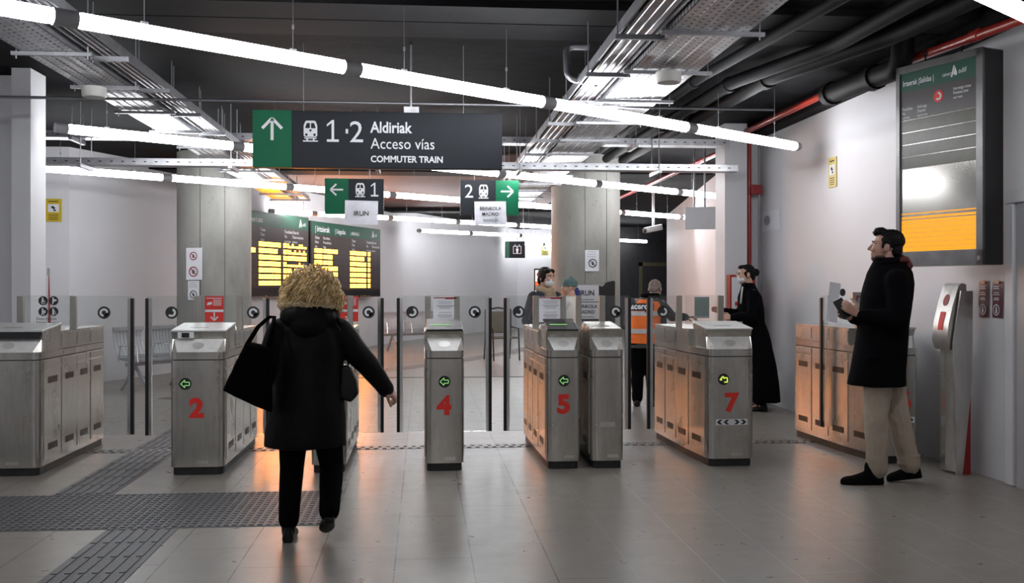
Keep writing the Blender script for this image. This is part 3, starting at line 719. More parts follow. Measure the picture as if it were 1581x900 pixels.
for k, (yy, lab) in enumerate(((7.20, 'left one of two maroon leaflets taped to the right wall'), (7.02, 'right one of two maroon leaflets taped to the right wall'))):
    t = sheet('leaflet', lab, (RW-0.003, yy, 1.335), 0.135, 0.27, -PI/2, 'maroon', 'leaflet', 0.012, 'maroon leaflets on the right wall', 8+k, 0.01-0.03*k)
    m = MB()
    for q, (w_, zz) in enumerate(((.07, .095), (.08, .08), (.07, .05), (.085, .035), (.06, .01), (.07, -.002))): m.rect(-w_/2, zz, w_/2, zz+0.006, -0.014)
    m.arc(0, -0.075, 0.034, 0.042, -0.014, n=20); m.disc(0, -0.06, 0.009, -0.014, 10); m.rect(-0.012, -0.1, 0.012, -0.07, -0.014); m.build('printing', 'sign_white', t)
    m = MB(); m.rect(-0.03, 0.12, 0.03, 0.148, -0.014); m.build('tape', 'tape_tan', t)

# ------------------------------------------------------------------ departure boards
def adif_logo(m, x, z, h, y):
    m.poly([(x, z), (x+h*.16, z), (x+h*.42, z+h*.95), (x+h*.3, z+h)], y)
    m.poly([(x+h*.27, z+h*.2), (x+h*.62, z+h*.05), (x+h*.66, z+h*.32), (x+h*.45, z+h*.88)], y)
    m.text('adif', h*.62, x+h*.8, z+h*.2, y, 'LEFT', 0.0, 0.95)
def led_board(loc, rz, w, h, label, header, cols, blocks, logo_x, seed):
    t = thing('departure_board', label, 'departure board', loc, rz, 'amber boards on the left wall')
    MB().b2((-w/2, 0, -h/2), (w/2, 0.12, h/2)).build('housing', 'board_black', t, bevel=0.006)
    MB().b2((-w/2+.03, -0.006, h/2-0.27), (w/2-.03, 0.0, h/2-0.01)).build('green_header', 'sign_green_dark', t)
    MB().b2((-w/2+.03, -0.004, -h/2+.16), (w/2-.03, 0.0, h/2-0.27)).build('display_field', 'board_led_glow', t)  # dark field browned to paint in the glow around the LEDs
    for x, z, s_, tx in header: MB().text(tx, s_, x, z+.02, -0.008, 'LEFT', 0.01, 0.9).build('lettering', 'sign_white', t)
    m = MB(); adif_logo(m, logo_x, h/2-0.225, 0.17, -0.008); m.build('logo', 'sign_white', t)
    for x, lines in cols:
        for k, tx in enumerate(lines): MB().text(tx, 0.085 if k < 2 else 0.055, x, h/2-0.365-0.092*k, -0.006, 'LEFT', 0.008, 0.85).build('lettering', 'sign_white', t)
    rows = 7; zt = h/2-0.55; zb = -h/2+0.19; rh = (zt-zb)/rows
    m = MB(); rnd = random.Random(seed)
    for r in range(rows):
        led = MB(); z1 = zt-r*rh-0.012; z0 = z1-rh+0.03; m.rect(-w/2+.05, z0, w/2-.05, z1, -0.0055)
        for (x0, x1, frac, sub) in blocks:
            xe = x0+(x1-x0)*(frac[r % len(frac)])
            half = (z1-z0)/2
            for q in range(2):
                zz0, zz1 = z0+q*half+0.006, z0+(q+1)*half-0.006
                if sub == 'dots' and q == 1 and r % 3 != 2:
                    x = x0
                    while x < xe-0.05: 
                        if rnd.random() < 0.5: led.rect(x, zz0, x+0.05, zz1, -0.008)
                        x += 0.09
                    continue
                x = x0
                while x < xe-0.02:
                    ww = min(0.17, xe-x)
                    led.rect(x, zz0, x+ww-0.006, zz1, -0.008); x += ww
        led.build('led_text_row', 'led_amber', t)
    m.build('row_slots', 'board_row', t)
    return t
BR = 1.174
led_board((-2.858, 19.46, 2.05), BR, 2.77, 1.60, 'amber departures board half hidden by the left concrete column',
    [(-0.95, 0.575, 0.10, '| DEPARTURES')], [(-0.45, ('Trena', 'Tren', 'TRAIN')), (0.42, ('Trenbidea', 'Vía', 'PLATFORM')), (0.72, ('Oharrak', 'Observaciones', 'REMARKS'))],
    [(-1.2, -0.62, (0, 1, 0, 0, 0, 0, 0), ''), (-0.5, 0.28, (1, .85, 1, 1, 1, 1, 1), ''), (0.38, 0.50, (1,), ''), (0.53, 1.28, (1,), 'dots')], 0.98, 3)
led_board((-1.645, 22.36, 2.0), BR, 3.37, 1.60, 'amber arrivals board on the white left wall, right of the departures board',
    [(-1.5, 0.57, 0.17, '| Iritsierak'), (-0.62, 0.57, 0.14, '| Llegadas'), (0.1, 0.57, 0.1, '| ARRIVALS')], [(-1.5, ('Ordua', 'Hora', 'TIME')), (-1.15, ('Norstikoa', 'Procedencia', 'FROM')), (0.18, ('Trena', 'Tren', 'TRAIN')), (0.92, ('Trenbidea', 'Vía', 'PLATFORM')), (1.2, ('Oharrak', 'Observaciones', 'REMARKS'))],
    [(-1.52, -1.18, (1,), ''), (-1.14, -0.5, (1, .62, .62, 1, 1, .4, 1), ''), (0.1, 0.40, (1,), ''), (0.42, 0.90, (1, .8, 1, 1, 1, 1, 1), ''), (1.0, 1.12, (1,), '')], 1.2, 5)

# tall departures screen hung by the right wall, turned a little toward the gates
t = thing('departures_screen', 'tall dark departures screen hung by the right wall, orange reflection in its lower part made as glow', 'departure board', (3.872, 7.17, 2.37), -1.222)
w, h = 0.80, 1.56
MB().b2((-w/2, 0.0, -h/2), (w/2, 0.2, h/2)).build('housing', 'board_black', t, bevel=0.01)
f = MB(); f.b2((-w/2, -0.02, -h/2), (-w/2+0.035, 0, h/2)); f.b2((w/2-0.055, -0.02, -h/2), (w/2, 0, h/2)); f.b2((-w/2, -0.02, -h/2), (w/2, 0, -h/2+0.11)); f.b2((-w/2, -0.02, h/2-0.055), (w/2, 0, h/2)); f.build('bezel', 'bezel_grey', t)
MB().b2((-w/2+.035, -0.008, h/2-.20), (w/2-.055, 0, h/2-.055)).build('green_header', 'sign_green_dark', t)
MB().b2((-w/2+.035, -0.006, h/2-.42), (w/2-.055, 0, h/2-.20)).build('title_field', 'board_row', t)
MB().text('Irteerak |Salidas |', 0.060, -w/2+.06, h/2-.155, -0.010, 'LEFT', 0.01, 0.72).build('lettering', 'sign_white', t); MB().text('DEPARTURES', 0.03, -w/2+.44, h/2-.15, -0.010, 'LEFT', 0, 0.75).build('lettering', 'sign_white', t)
m = MB(); adif_logo(m, 0.115, h/2-.165, 0.085, -0.010); m.build('logo', 'sign_white', t)
for k, (a_, b_) in enumerate((('Trenbidea', 'Helmuga'), ('Vía', 'Destino'), ('PLATFORM', 'DESTINATION'))):
    s_ = (0.034, 0.034, 0.02)[k]; zz = h/2-.345-.032*k; MB().text(a_, s_, -w/2+.05, zz, -0.008, 'LEFT', .005, .75).build('lettering', 'sign_white', t); MB().text(b_, s_, -w/2+.20, zz, -0.008, 'LEFT', .005, .75).build('lettering', 'sign_white', t)
for k, a_ in enumerate(('Hurrengo trena', 'Próximo tren', 'NEXT TRAIN')): MB().text(a_, (0.034, 0.034, 0.02)[k], 0.135, h/2-.265-.032*k, -0.008, 'LEFT', .005, .72).build('lettering', 'sign_white', t)
m = MB(); m.disc(0.0, h/2-.285, 0.045, -0.008); m.build('operator_badge', 'red_number', t)
m = MB(); m.arc(0.0, h/2-.285, 0.016, 0.029, -0.010, -PI*0.75, PI*0.55, 18); m.build('badge_mark', 'sign_white', t)
MB().b2((-w/2+.035, -0.004, -h/2+.11), (w/2-.055, 0, h/2-.42)).build('display_glass', 'screen_gloss', t)
for i in range(4): MB().rect(-w/2+.04, h/2-.425-.095*(i+1)+.003, w/2-.058, h/2-.425-.095*i, -0.006).build('dark_reflection_row', 'reflection_olive', t)  # display rows in dark olive, standing in for the mirrored dark ceiling
for i in range(9):  # glowing strips stand in for an orange reflection, thinning where it fades
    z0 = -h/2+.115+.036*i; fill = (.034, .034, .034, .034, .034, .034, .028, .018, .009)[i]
    MB().rect(-w/2+.045, z0, w/2-.062, z0+fill, -0.006).build('orange_reflection_row', 'reflection_orange', t)
MB().b2((w/2-.045, -0.023, -h/2+.03), (w/2-.015, -0.02, -h/2+.065)).build('maker_badge', 'chrome', t)
for u in (-0.22, 0.12):
    m = MB(); m.tube([(u, 0.1, h/2), (u, 0.1, CZ-2.37)], 0.006, 6); m.b2((u-.02, .08, h/2), (u+.02, .12, h/2+.03)); m.tube([(u+.02*math.cos(q*PI/6), 0.1, h/2+.09+.02*math.sin(q*PI/6)) for q in range(13)], 0.005, 6); m.build('hook', 'black_pipe', t)

# ------------------------------------------------------------------ ticket gates
GY = 7.745; GL = 1.62; PY = 0.82    # front line, length, distance of the glass line from the front
NUM = {}
def ticket_gate(x0, x1, label, number=None, flareL=0.0, flareR=0.0, lid='steel', indicator='left', ind_x=0.0, paddleL=None, paddleR=None, chevrons=False, screen=True, posts=True, display=False, plate=False, dy=0.0, stickL=None, stickR=None):
    w = x1-x0; xc = (x0+x1)/2; hw = w/2
    t = thing('ticket_gate', label, 'ticket gate', (xc, GY+dy, 0), 0, 'ticket gates')
    xl, xr = -hw-flareL, hw+flareR
    def outline(i, ex=0): return rpoly([(-hw+i, i), (hw-i, i), (hw-i+(xr-hw)*0.55, 0.55), (xr-i, GL-i), (xl+i, GL-i), (-hw+i-(hw+xl)*-0.55, 0.55)], [0.05, 0.05, 0.3, 0.1, 0.1, 0.3], 5)
    MB().prism(outline(0.014), 0.0, 0.062).build('plinth', 'plinth_black', t)
    MB().prism(outline(0.004), 0.06, 1.075).build('core', 'seam_dark', t) if False else None
    MB().prism(outline(0.0), 0.062, 0.872).build('cabinet', 'steel', t, smooth=True, sharp=0.5)
    m = MB(); m.prism(outline(0.006), 0.870, 0.882); m.build('seam', 'seam_dark', t)
    m = MB(); m.prism(outline(0.0), 0.880, 0.935)
    c_ = 0.052
    V = [(-hw, c_, .934), (-hw+c_, 0, .934), (hw-c_, 0, .934), (hw, c_, .934),
         (-hw+.012, .085, 1.03), (hw-.012, .085, 1.03), (-hw, .085, 1.03), (hw, .085, 1.03),
         (-hw, .055, 1.088), (hw, .055, 1.088), (-hw, .46, 1.125), (hw, .46, 1.125), (-hw, .46, .934), (hw, .46, .934)]
    F = [(0, 1, 4), (0, 4, 6), (2, 3, 5), (3, 7, 5), (6, 7, 9, 8), (4, 5, 7, 6), (8, 9, 11, 10), (0, 6, 8, 10, 12), (3, 13, 11, 9, 7), (12, 10, 11, 13), (0, 12, 13, 3, 2, 1)]
    m.add(V, F)
    m.build('hood', 'steel', t, smooth=True, sharp=0.35)
    MB().add([V[1], V[2], V[5], V[4]], [(0, 1, 2, 3)]).build('reader_scoop', 'scoop_steel_lit', t)
    ol = [p for p in outline(0.0) if p[1] > 0.44]; ol = sorted(ol, key=lambda p: math.atan2(p[1]-1.0, p[0]))
    yl = 0.46
    def side_x(y, sgn):
        e = (xr-hw) if sgn > 0 else (-hw-xl)
        k = 0.55*y/0.55 if y < 0.55 else 0.55+0.45*(y-0.55)/(GL-0.55)
        return sgn*(hw+e*k)
    top = rpoly([(side_x(yl, -1), yl), (side_x(yl, 1), yl), (side_x(1.0, 1), 1.0), (xr, GL), (xl, GL), (side_x(1.0, -1), 1.0)], [0, 0, 0.3, .1, .1, .3], 5)
    MB().prism(top, 0.93, 1.078).build('top_cover', 'steel', t, smooth=True, sharp=0.5)
    # lid
    lm = {'steel': 'lid_white', 'dark': 'lid_dark', 'none': 'steel'}[lid]
    m = MB(); ly0, lz0, ly1, lz1 = (.05, 1.086, .47, 1.128) if lid != 'dark' else (.05, 1.082, .36, 1.155)
    e = 0.006 if lid == 'steel' else -0.008
    m.add([(-hw-e, ly0, lz0), (hw+e, ly0, lz0), (hw+e, ly1, lz1), (-hw-e, ly1, lz1), (-hw-e, ly0, lz0+.016), (hw+e, ly0, lz0+.016), (hw+e, ly1, lz1+.016), (-hw-e, ly1, lz1+.016)],
          [(3,2,1,0),(4,5,6,7),(0,1,5,4),(1,2,6,5),(2,3,7,6),(3,0,4,7)])
    ld = m.build('lid', lm, t, bevel=0.005)
    sl = (lz1-lz0)/(ly1-ly0)
    m = MB(); yy = ly0+0.12; zz = lz0+.0175+sl*.12
    m.add([(-.09, yy, zz), (.05, yy, zz), (.05, yy+.02, zz+sl*.02), (-.09, yy+.02, zz+sl*.02)], [(0, 1, 2, 3)]); m.build('card_slot', 'led_green' if lid == 'dark' else 'slot_dark', ld)
    # round reader in the scoop
    nrm = Vector((0, -.096, .085)).normalized(); ctr = Vector((0.0, .0425-0.002, .982+0.002)); up = Vector((0, .085, .096)).normalized()
    m = MB(); m.add([ctr+Vector((.045*math.cos(2*PI*i/24), 0, 0))+up*.032*math.sin(2*PI*i/24) for i in range(24)], [tuple(range(24))]); m.build('card_reader', 'lid_white', t)
    if display:
        m = MB(); m.b2((-.155, .052, 1.038), (-.035, .07, 1.085)); dd = m.build('display', 'sign_white', t, bevel=0.003); MB().b2((-.125, .049, 1.044), (-.068, .053, 1.08)).build('display_screen', 'ink', dd)
    # side doors
    bounds = [(0.09, 0.44), (0.47, 0.80), (0.83, 1.14), (1.17, 1.50)]
    for sgn in (-1, 1):
        for (a, b) in bounds:
            m = MB()
            def slab(za, zb):
                xa, xb = side_x(a, sgn), side_x(b, sgn); o1 = sgn*0.005
                pts = [(xa-o1, a, 0), (xb-o1, b, 0), (xb+o1, b, 0), (xa+o1, a, 0)]
                if sgn > 0: pts = pts[::-1]
                n4 = [(p[0], p[1], za) for p in pts]+[(p[0], p[1], zb) for p in pts]
                m.add(n4, [(3,2,1,0),(4,5,6,7),(0,1,5,4),(1,2,6,5),(2,3,7,6),(3,0,4,7)])
            slab(0.105, 0.80); 
            if a > 0.45: slab(0.955, 1.06)
            slab(0.815, 0.865)
            dd = m.build('side_door', 'steel', t)
            for z0 in (0.17, 0.685):
                s_ = MB(); ya, yb = a+(b-a)*.22, a+(b-a)*.80; xa, xb = side_x(ya, sgn)+sgn*.0065, side_x(yb, sgn)+sgn*.0065
                q = [(xa, ya, z0), (xb, yb, z0), (xb, yb, z0+.05), (xa, ya, z0+.05)]
                s_.add(q if sgn > 0 else q[::-1], [(0, 1, 2, 3)])
                s_.build('vent_slot', 'slot_dark', dd)
    # front marks
    yf = -0.0015
    if number:
        m = MB(); m.text(number, 0.195, 0.045 if number == '6' else -0.002, 0.445, yf, 'CENTER', 0.05, 1.06); m.build('gate_number', 'red_number', t)
    if indicator:
        m = MB(); m.disc(ind_x, 0.695, 0.046, yf); ii = m.build('indicator', 'ink', t)
        m = MB()
        if indicator == 'left':
            k = 0.034; o = ind_x; z = 0.695
            pts = [(o-k, z), (o-.004, z+k*.85), (o-.004, z+k*.36), (o+k*.9, z+k*.36), (o+k*.9, z-k*.36), (o-.004, z-k*.36), (o-.004, z-k*.85)]
            for i in range(7): m.line(*pts[i], *pts[(i+1) % 7], 0.0055, yf-.001)
            m.build('indicator_arrow', 'led_green', ii)
        else:
            o = ind_x; z = 0.695
            for a_ in ((o-.03, z-.004, o-.006, z+.024), (o-.006, z+.024, o+.006, z+.004), (o+.0, z+.012, o+.03, z+.012), (o+.03, z+.012, o+.03, z-.025), (o+.03, z-.022, o+.004, z-.022), (o-.03, z-.004, o-.012, z-.004)): m.line(*a_, 0.010, yf-.001)
            m.build('indicator_arrow', 'led_lime', ii)
    if chevrons:
        m = MB(); m.rect(-.13, .33, .13, .378, yf); cc = m.build('direction_strip', 'sign_white', t); m = MB()
        for cx, sg in ((-.10, -1), (-.045, -1), (.045, 1), (.10, 1)):
            for q in (1, -1): m.poly([(cx+sg*.020, .354), (cx-sg*.002, .354+q*.019), (cx-sg*.026, .354+q*.019), (cx-sg*.004, .354)], yf-.001)
        m.build('chevrons', 'ink', cc)
    if plate:
        m = MB(); m.b2((-.06, -.003, .325), (.06, 0, .365)); m.build('name_plate', 'steel_light', t, bevel=.001)
    m = MB(); m.rect(-.045+.04, .085, .045+.04, .112, yf); m.build('maker_plate', 'steel_light', t)
    # glass line
    if posts:
        for sgn in (-1, 1):
            xx = side_x(PY, sgn)-sgn*.025
            MB().b2((xx-.025, PY-.02, 1.07), (xx+.025, PY+.02, 1.355)).build('post', 'post_steel', t, bevel=.003)
    if screen: MB().b2((-hw+.03, PY-.004, 1.10), (hw-.03, PY+.004, 1.36)).build('glass_screen', 'glass', t)
    for sgn, e, st in ((-1, paddleL, stickL), (1, paddleR, stickR)):
        if e is None: continue
        xs = side_x(PY, sgn)+sgn*.004; xe = e-xc
        a, b = min(xs, xe), max(xs, xe)
        g = MB().b2((a, PY-.005, .19), (b, PY+.005, 1.355)).build('paddle', 'glass', t)
        sw = .008 if number == '6' else .013
        MB().b2((xe-sw, PY-.016, .19), (xe+sw, PY+.016, 1.335)).build('edge_seal', 'rubber', g)
        sx = xe-sgn*.026
        if lid == 'steel' and number == '6': sx = xe-sgn*.018
        MB().b2((sx-sw+.001, PY-.012, .19), (sx+sw-.001, PY+.012, 1.335)).build('edge_strip', 'chrome', g)
        if st is not None:
            sxx = st-xc; m = MB(); m.disc(sxx, 1.215, .052, PY-.007); q = m.build('sticker', 'sticker_black', g)
            m = MB(); m.arc(sxx, 1.215, .018, .036, PY-.009, PI*(.62 if sgn < 0 else .9)-PI*1.4, PI*(.6 if sgn < 0 else 2.2)-PI*.2, 22); m.build('sticker_mark', 'sign_white', q)
    return t
G = {}
G[1] = ticket_gate(-3.36, -2.885, 'wide steel gate cut by the left edge, four access symbols on its glass', None, lid='steel', indicator=None, paddleR=-2.43, dy=.07, stickR=-2.66)
G[2] = ticket_gate(-1.905, -1.505, 'wide steel ticket gate with red number 2', '2', ind_x=-.085, display=True, paddleL=-2.29, paddleR=-1.30, stickL=-2.09, stickR=-1.42)
G[3] = ticket_gate(-0.85, -0.585, 'narrow steel ticket gate half hidden behind the blond woman', None, lid='dark', indicator=None, paddleL=-1.15, paddleR=-.34, stickR=-.455)
G[4] = ticket_gate(0.022, 0.322, 'narrow steel ticket gate with red number 4', '4', lid='dark', paddleL=-.204, paddleR=.583, stickL=-.085, stickR=.45)
G[5] = ticket_gate(0.975, 1.24, 'narrow steel ticket gate with red number 5', '5', flareL=.03, lid='dark', paddleL=.712, stickL=.83)
G[6] = ticket_gate(1.325, 1.585, 'narrow steel gate without a number, standing right of gate 5', None, lid='none', indicator=None, paddleR=1.80, plate=True, stickR=1.68)
G[7] = ticket_gate(2.27, 2.64, 'wide steel ticket gate with red number 7', '7', flareL=.08, indicator='bent', ind_x=-.065, chevrons=True, paddleL=1.97, stickL=2.10)
G[8] = ticket_gate(3.68, 4.01, 'steel ticket gate with red number 6 behind the man', '6', flareL=.12, indicator=None, chevrons=True, paddleL=3.53, posts=False, screen=False)
# gate 1: black slot across the head, access symbols on the screen
MB().b2((-.23, .045, 1.035), (.23, .06, 1.085)).build('display_slot', 'ink', G[1])
m = MB(); q = MB()
for k, (sx, sz) in enumerate(((-.085, 1.315), (.0, 1.315), (-.085, 1.225), (.0, 1.225))):
    sx += .055
    m.disc(sx, sz, .038, PY-.006)
    q.disc(sx-.004, sz+.021, .007, PY-.008, 10); q.rect(sx-.01, sz-.012, sx+.006, sz+.014, PY-.008)
    if k == 0: q.arc(sx+.002, sz-.012, .012, .017, PY-.008, PI*.8, PI*2.1, 14); q.line(sx, sz-.002, sx+.018, sz-.004, .006, PY-.008)
    if k == 1: q.rect(sx+.002, sz-.004, sx+.024, sz+.012, PY-.008); q.line(sx-.006, sz-.01, sx-.008, sz-.03, .008, PY-.008)
    if k == 2: q.line(sx-.006, sz-.01, sx-.012, sz-.03, .008, PY-.008); q.rect(sx+.008, sz-.012, sx+.02, sz+.01, PY-.008); q.line(sx+.004, sz-.01, sx+.006, sz-.03, .008, PY-.008)
    if k == 3: q.line(sx-.004, sz-.01, sx-.01, sz-.03, .008, PY-.008); q.line(sx+.006, sz+.01, sx+.022, sz-.028, .004, PY-.008); q.line(sx, sz-.01, sx+.004, sz-.03, .008, PY-.008)
mm = m.build('access_symbols', 'sticker_black', G[1]); q.build('pictograms', 'sign_white', mm)
m = MB(); m.text('Eskatu irekitzea', .032, -.085, 1.155, PY-.006, 'LEFT', 0, .8); m.text('Solicitar Apertura', .032, -.085, 1.122, PY-.006, 'LEFT', .01, .8); m.build('lettering', 'ink', G[1])
# red cards on gates 2 and 3
for gx, lab in ((-1.74, 'red card with white down arrow on the glass of gate 2'), (-.62, 'red card on the gate glass behind the blond woman')):
    t = sheet('red_card', lab, (gx, GY+PY-.008, 1.245), .155, .215, 0, 'red_card', 'card', 0.0, 'red instruction cards')
    m = MB(); m.rect(-.075, -.025, .075, -.005, -.004); arrow(m, 0, -.063, .07, -PI/2, -.004, .16)
    for k in range(5): m.rect(-.01, .03+.011*k, .06, .034+.011*k, -.004)
    m.rect(-.065, .088, .065, .093, -.004); m.poly([(-.06, .03), (-.02, .04), (-.02, .06), (-.055, .055)], -.004); m.build('printing', 'sign_white', t)
for gx, lab in ((.195, 'white printed notice with red heading on the glass of gate 4'), (1.105, 'white printed notice with red heading on the glass of gate 5')):
    t = sheet('gate_notice', lab, (gx, GY+PY-.014, 1.235), .205, .22, 0, 'paper', 'notice', 0.004, 'printed notices on the gate glass', gx)
    m = MB(); m.rect(-.10, .10, .10, .107, -.006); m.rect(0, .092, .10, .1, -.006); m.build('red_heading', 'red_dark', t)
    m = MB()
    for zz, w_ in ((.07, .13), (.055, .11), (.035, .15), (.025, .12), (.012, .09), (-.025, .11), (-.045, .12), (-.055, .13), (-.067, .1)): m.rect(-w_/2, zz, w_/2, zz+.004, -.006)
    m.build('text_lines', 'ink_grey', t)
t = sheet('gate_notice', 'pale green sheet hanging on the glass of gate 7', (2.45, GY+PY+.012, 1.25), .135, .19, 0, 'paper', 'notice', 0.003); 
MB().b2((-.065, -.004, -.08), (.065, -.002, .09)).build('green_tint', simple('pale_green', (.42, .50, .48), .5, var=.03), t)
# lettered bracket on the gate beside the man
m = MB().b2((3.72, GY+.55, 1.29), (4.02, GY+.57, 1.385)).b2((3.75, GY+.56, 1.07), (3.78, GY+.58, 1.3)).b2((3.96, GY+.56, 1.07), (3.99, GY+.58, 1.3))
t = thing('reader_panel', 'steel panel with dark red lettering standing on the gate beside the man', 'sign', (3.87, GY+.55, 1.08))
MB().b2((-.17, 0, .21), (.15, .02, .305)).build('panel', 'galvanised', t)
m = MB(); m.text('renfe', .085, -.14, .235, -.002, 'LEFT', .03, 1.0); m.build('lettering', 'red_dark', t)
m = MB(); m.b2((-.14, .0, 0), (-.11, .02, .21)); m.b2((.09, 0, 0), (.12, .02, .21)); m.build('leg', 'steel_light', t)
t = sheet('gate_notice', 'white sheet standing behind the glass left of the red lettered steel panel', (3.72, GY+1.0, 1.29), .13, .36, .35, 'paper', 'notice', .004, None, 11, -.12)
MB().disc(.11, .09, .035, 0).disc(.11, -.06, .045, 0).build('round_stickers', 'sticker_black', t)

# ticket machine totem by the right wall
t = thing('validator_totem', 'slim steel validator totem with slanted plate by the right wall', 'ticket validator', (4.04, 7.34, 0), -1.38)
def slant(z):   # front surface leans back toward the wall
    return 0.0
MB().prism(rpoly([(-.10, .0), (.0, -.03), (.10, .0), (.10, .10), (-.10, .10)], [.02, .02, .02, .01, .01], 3), 0.02, .985).build('column_body', 'steel', t, smooth=True, sharp=.5)
prof = [(-.055, .95), (-.085, 1.02), (-.07, 1.15), (-.03, 1.3), (.02, 1.44), (.05, 1.46), (.09, 1.45), (.10, 1.3), (.08, .95)]
MB().rings([[( -.085, y, z) for y, z in prof], [(.085, y, z) for y, z in prof]]).build('slanted_plate', 'steel_light', t, smooth=True, sharp=.6)
MB().add([(.10, -.02, 0), (.10, .035, 0), (.10, .12, .7), (.10, .13, 1.40), (.10, .02, 1.40), (.10, -.05, 1.0), (.112, -.02, 0), (.112, .035, 0), (.112, .12, .7), (.112, .13, 1.40), (.112, .02, 1.40), (.112, -.05, 1.0)],
    [(5,4,3,2,1,0), (6,7,8,9,10,11)]+[(i, (i+1) % 6, 6+(i+1) % 6, 6+i) for i in range(6)]).build('side_plate', 'steel_light', t)
MB().add([(.085, .0, .0), (.085, .125, .0), (.085, .125, .9), (.085, .0, .9), (.104, .0, .0), (.104, .115, .0), (.104, .115, .9), (.104, .0, .9)], [(3,2,1,0),(4,5,6,7),(0,1,5,4),(1,2,6,5),(2,3,7,6),(3,0,4,7)]).build('red_back', 'red_dark', t)
def on_plate(z): 
    for i in range(1, 4):
        (y0, z0), (y1, z1) = prof[i], prof[i+1]
        if z0 <= z <= z1: return y0+(y1-y0)*(z-z0)/(z1-z0)-.003
    return 0
m = MB(); m.add([(.0+.03*math.cos(2*PI*i/20), on_plate(1.33+.045*math.sin(2*PI*i/20)), 1.33+.045*math.sin(2*PI*i/20)) for i in range(20)], [tuple(range(20))]); m.build('round_badge', 'red_dark', t)
m = MB(); zs = [1.1+.035*k for k in range(5)]
for k in range(4): m.add([(-.028, on_plate(zs[k]), zs[k]), (.028, on_plate(zs[k]), zs[k]), (.028, on_plate(zs[k+1]), zs[k+1]), (-.028, on_plate(zs[k+1]), zs[k+1])], [(0, 1, 2, 3)])
m.build('red_strip', 'red_number', t)

# ------------------------------------------------------------------ things beyond the gates
def bench(label, loc, rz, n=3):
    t = thing('waiting_bench', label, 'bench', loc, rz, 'metal waiting benches')
    MB().b2((-n*.29, .0, .36), (n*.29, .05, .41)).build('beam', 'bench_grey', t)
    for k in range(n):
        x = (k-(n-1)/2)*.58
        m = MB(); R = []
        for i in range(13):
            u = i/12
            if u < .5: y, z = -.22+.44*(u/.5), .45-.03*math.sin(u/.5*PI)
            else: q = (u-.5)/.5; y, z = .22+.10*q+.03*math.sin(q*PI), .45+.42*q
            R.append((y, z))
        for xx0 in range(9):
            xa = x-.255+xx0*.0567
            m.rings([[(xa, y, z), (xa+.046, y, z), (xa+.046, y+.012, z+.012), (xa, y+.012, z+.012)] for y, z in R])
        m.b2((x-.26, .2, .46), (x+.26, .222, .5)); m.b2((x-.26, .3, .83), (x+.26, .335, .88)); m.b2((x-.26, -.23, .435), (x+.26, -.2, .46))
        m.build('seat_shell', 'bench_grey', t)
        MB().tube([(x-.28, .2, .42), (x-.28, .15, .64), (x-.28, -.15, .64), (x-.28, -.18, .42)], .014, 8).build('armrest', 'chrome', t)
    for x in (-n*.22, n*.22):
        m = MB(); m.cap((x, .02, .36), .025, (x, -.25, .03), .02); m.cap((x, .02, .36), .025, (x, .28, .03), .02); m.build('leg', 'bench_grey', t, smooth=True)
    return t
bench('metal waiting bench seen through the glass left of gate 2', (-3.62, 14.25, 0), 1.0, 2)
bench('metal waiting bench by the white wall seen through the glass of gate 4', (-.05, 22.2, 0), .45, 3)
t = thing('folding_chair', 'black framed chair with olive back standing beyond gates 4 and 5', 'chair', (1.55, 19.5, 0), .3)
MB().b2((-.26, .16, .52), (.26, .19, .95)).build('backrest', 'chair_olive', t, bevel=.03); MB().b2((-.26, -.24, .42), (.26, .18, .46)).build('seat', 'chair_olive', t, bevel=.02)
for x in (-.27, .27):
    MB().tube([(x, .25, 0), (x, .18, .45), (x, .175, .98)], .016, 8).build('leg', 'rubber', t); MB().tube([(x, -.28, 0), (x, -.22, .62), (x, .16, .64)], .016, 8).build('leg', 'rubber', t)
MB().tube([(-.27, .175, .98), (0, .18, 1.02), (.27, .175, .98)], .016, 8).build('top_rail', 'rubber', t)

t = thing('info_kiosk', 'black information kiosk in front of the right column carrying two papers', 'kiosk', (2.28, 13.35, 0))
MB().plate(rpoly([(-.38, .02), (.33, .02), (.33, 1.40), (.33, 1.52), (.20, 1.49), (.16, 1.43), (.08, 1.46), (-.36, 1.46)], [.02, .02, 0, .02, .03, .03, .03, .05], 3), 0, .35).build('body', 'rubber', t)
MB().b2((-.42, -.1, 0), (.37, .4, .06)).build('base', 'plinth_black', t)
for z, tx, lab, sz in ((1.345, ('IRUN',), 'white paper reading IRUN on the black kiosk', .1), (1.11, ('BRINKOLA', 'MADRID'), 'white paper reading BRINKOLA MADRID on the black kiosk', .065)):
    p = sheet('paper_notice', lab, (2.22, 13.345, z), .33, .225, 0, 'paper', seed=z, curl=.004)
    m = MB()
    for k, s_ in enumerate(tx): m.text(s_, sz, .0, .0-.075*k+(.035 if len(tx) > 1 else -.03), -.007, 'CENTER', .02, .9)
    m.rect(-.1, -.09, .1, -.083, -.007); m.build('lettering', 'ink', p)
t = thing('advert_stand', 'lit red and white advert on a black stand just left of the masked woman', 'advert stand', (2.12, 17.6, 0), -.1)
MB().b2((-.14, 0, 1.2), (.16, .08, 1.76)).build('frame', 'rubber', t, bevel=.01); MB().b2((-.115, -.006, 1.23), (.135, 0, 1.73)).build('poster', 'ad_screen', t)
MB().b2((-.115, -.009, 1.40), (.135, -.006, 1.53)).build('poster_band', 'ad_orange', t); m = MB(); m.disc(-.05, 1.65, .045, -.009); m.build('poster_badge', 'red_card', t)
MB().b2((-.03, .02, .02), (.05, .06, 1.21)).build('stem', 'rubber', t); MB().b2((-.16, -.12, 0), (.18, .2, .025)).build('foot', 'rubber', t)
t = thing('fire_cabinet', 'red framed fire cabinet on the wall behind the woman with the bun', 'fire cabinet', (3.86, 11.86, 1.2))
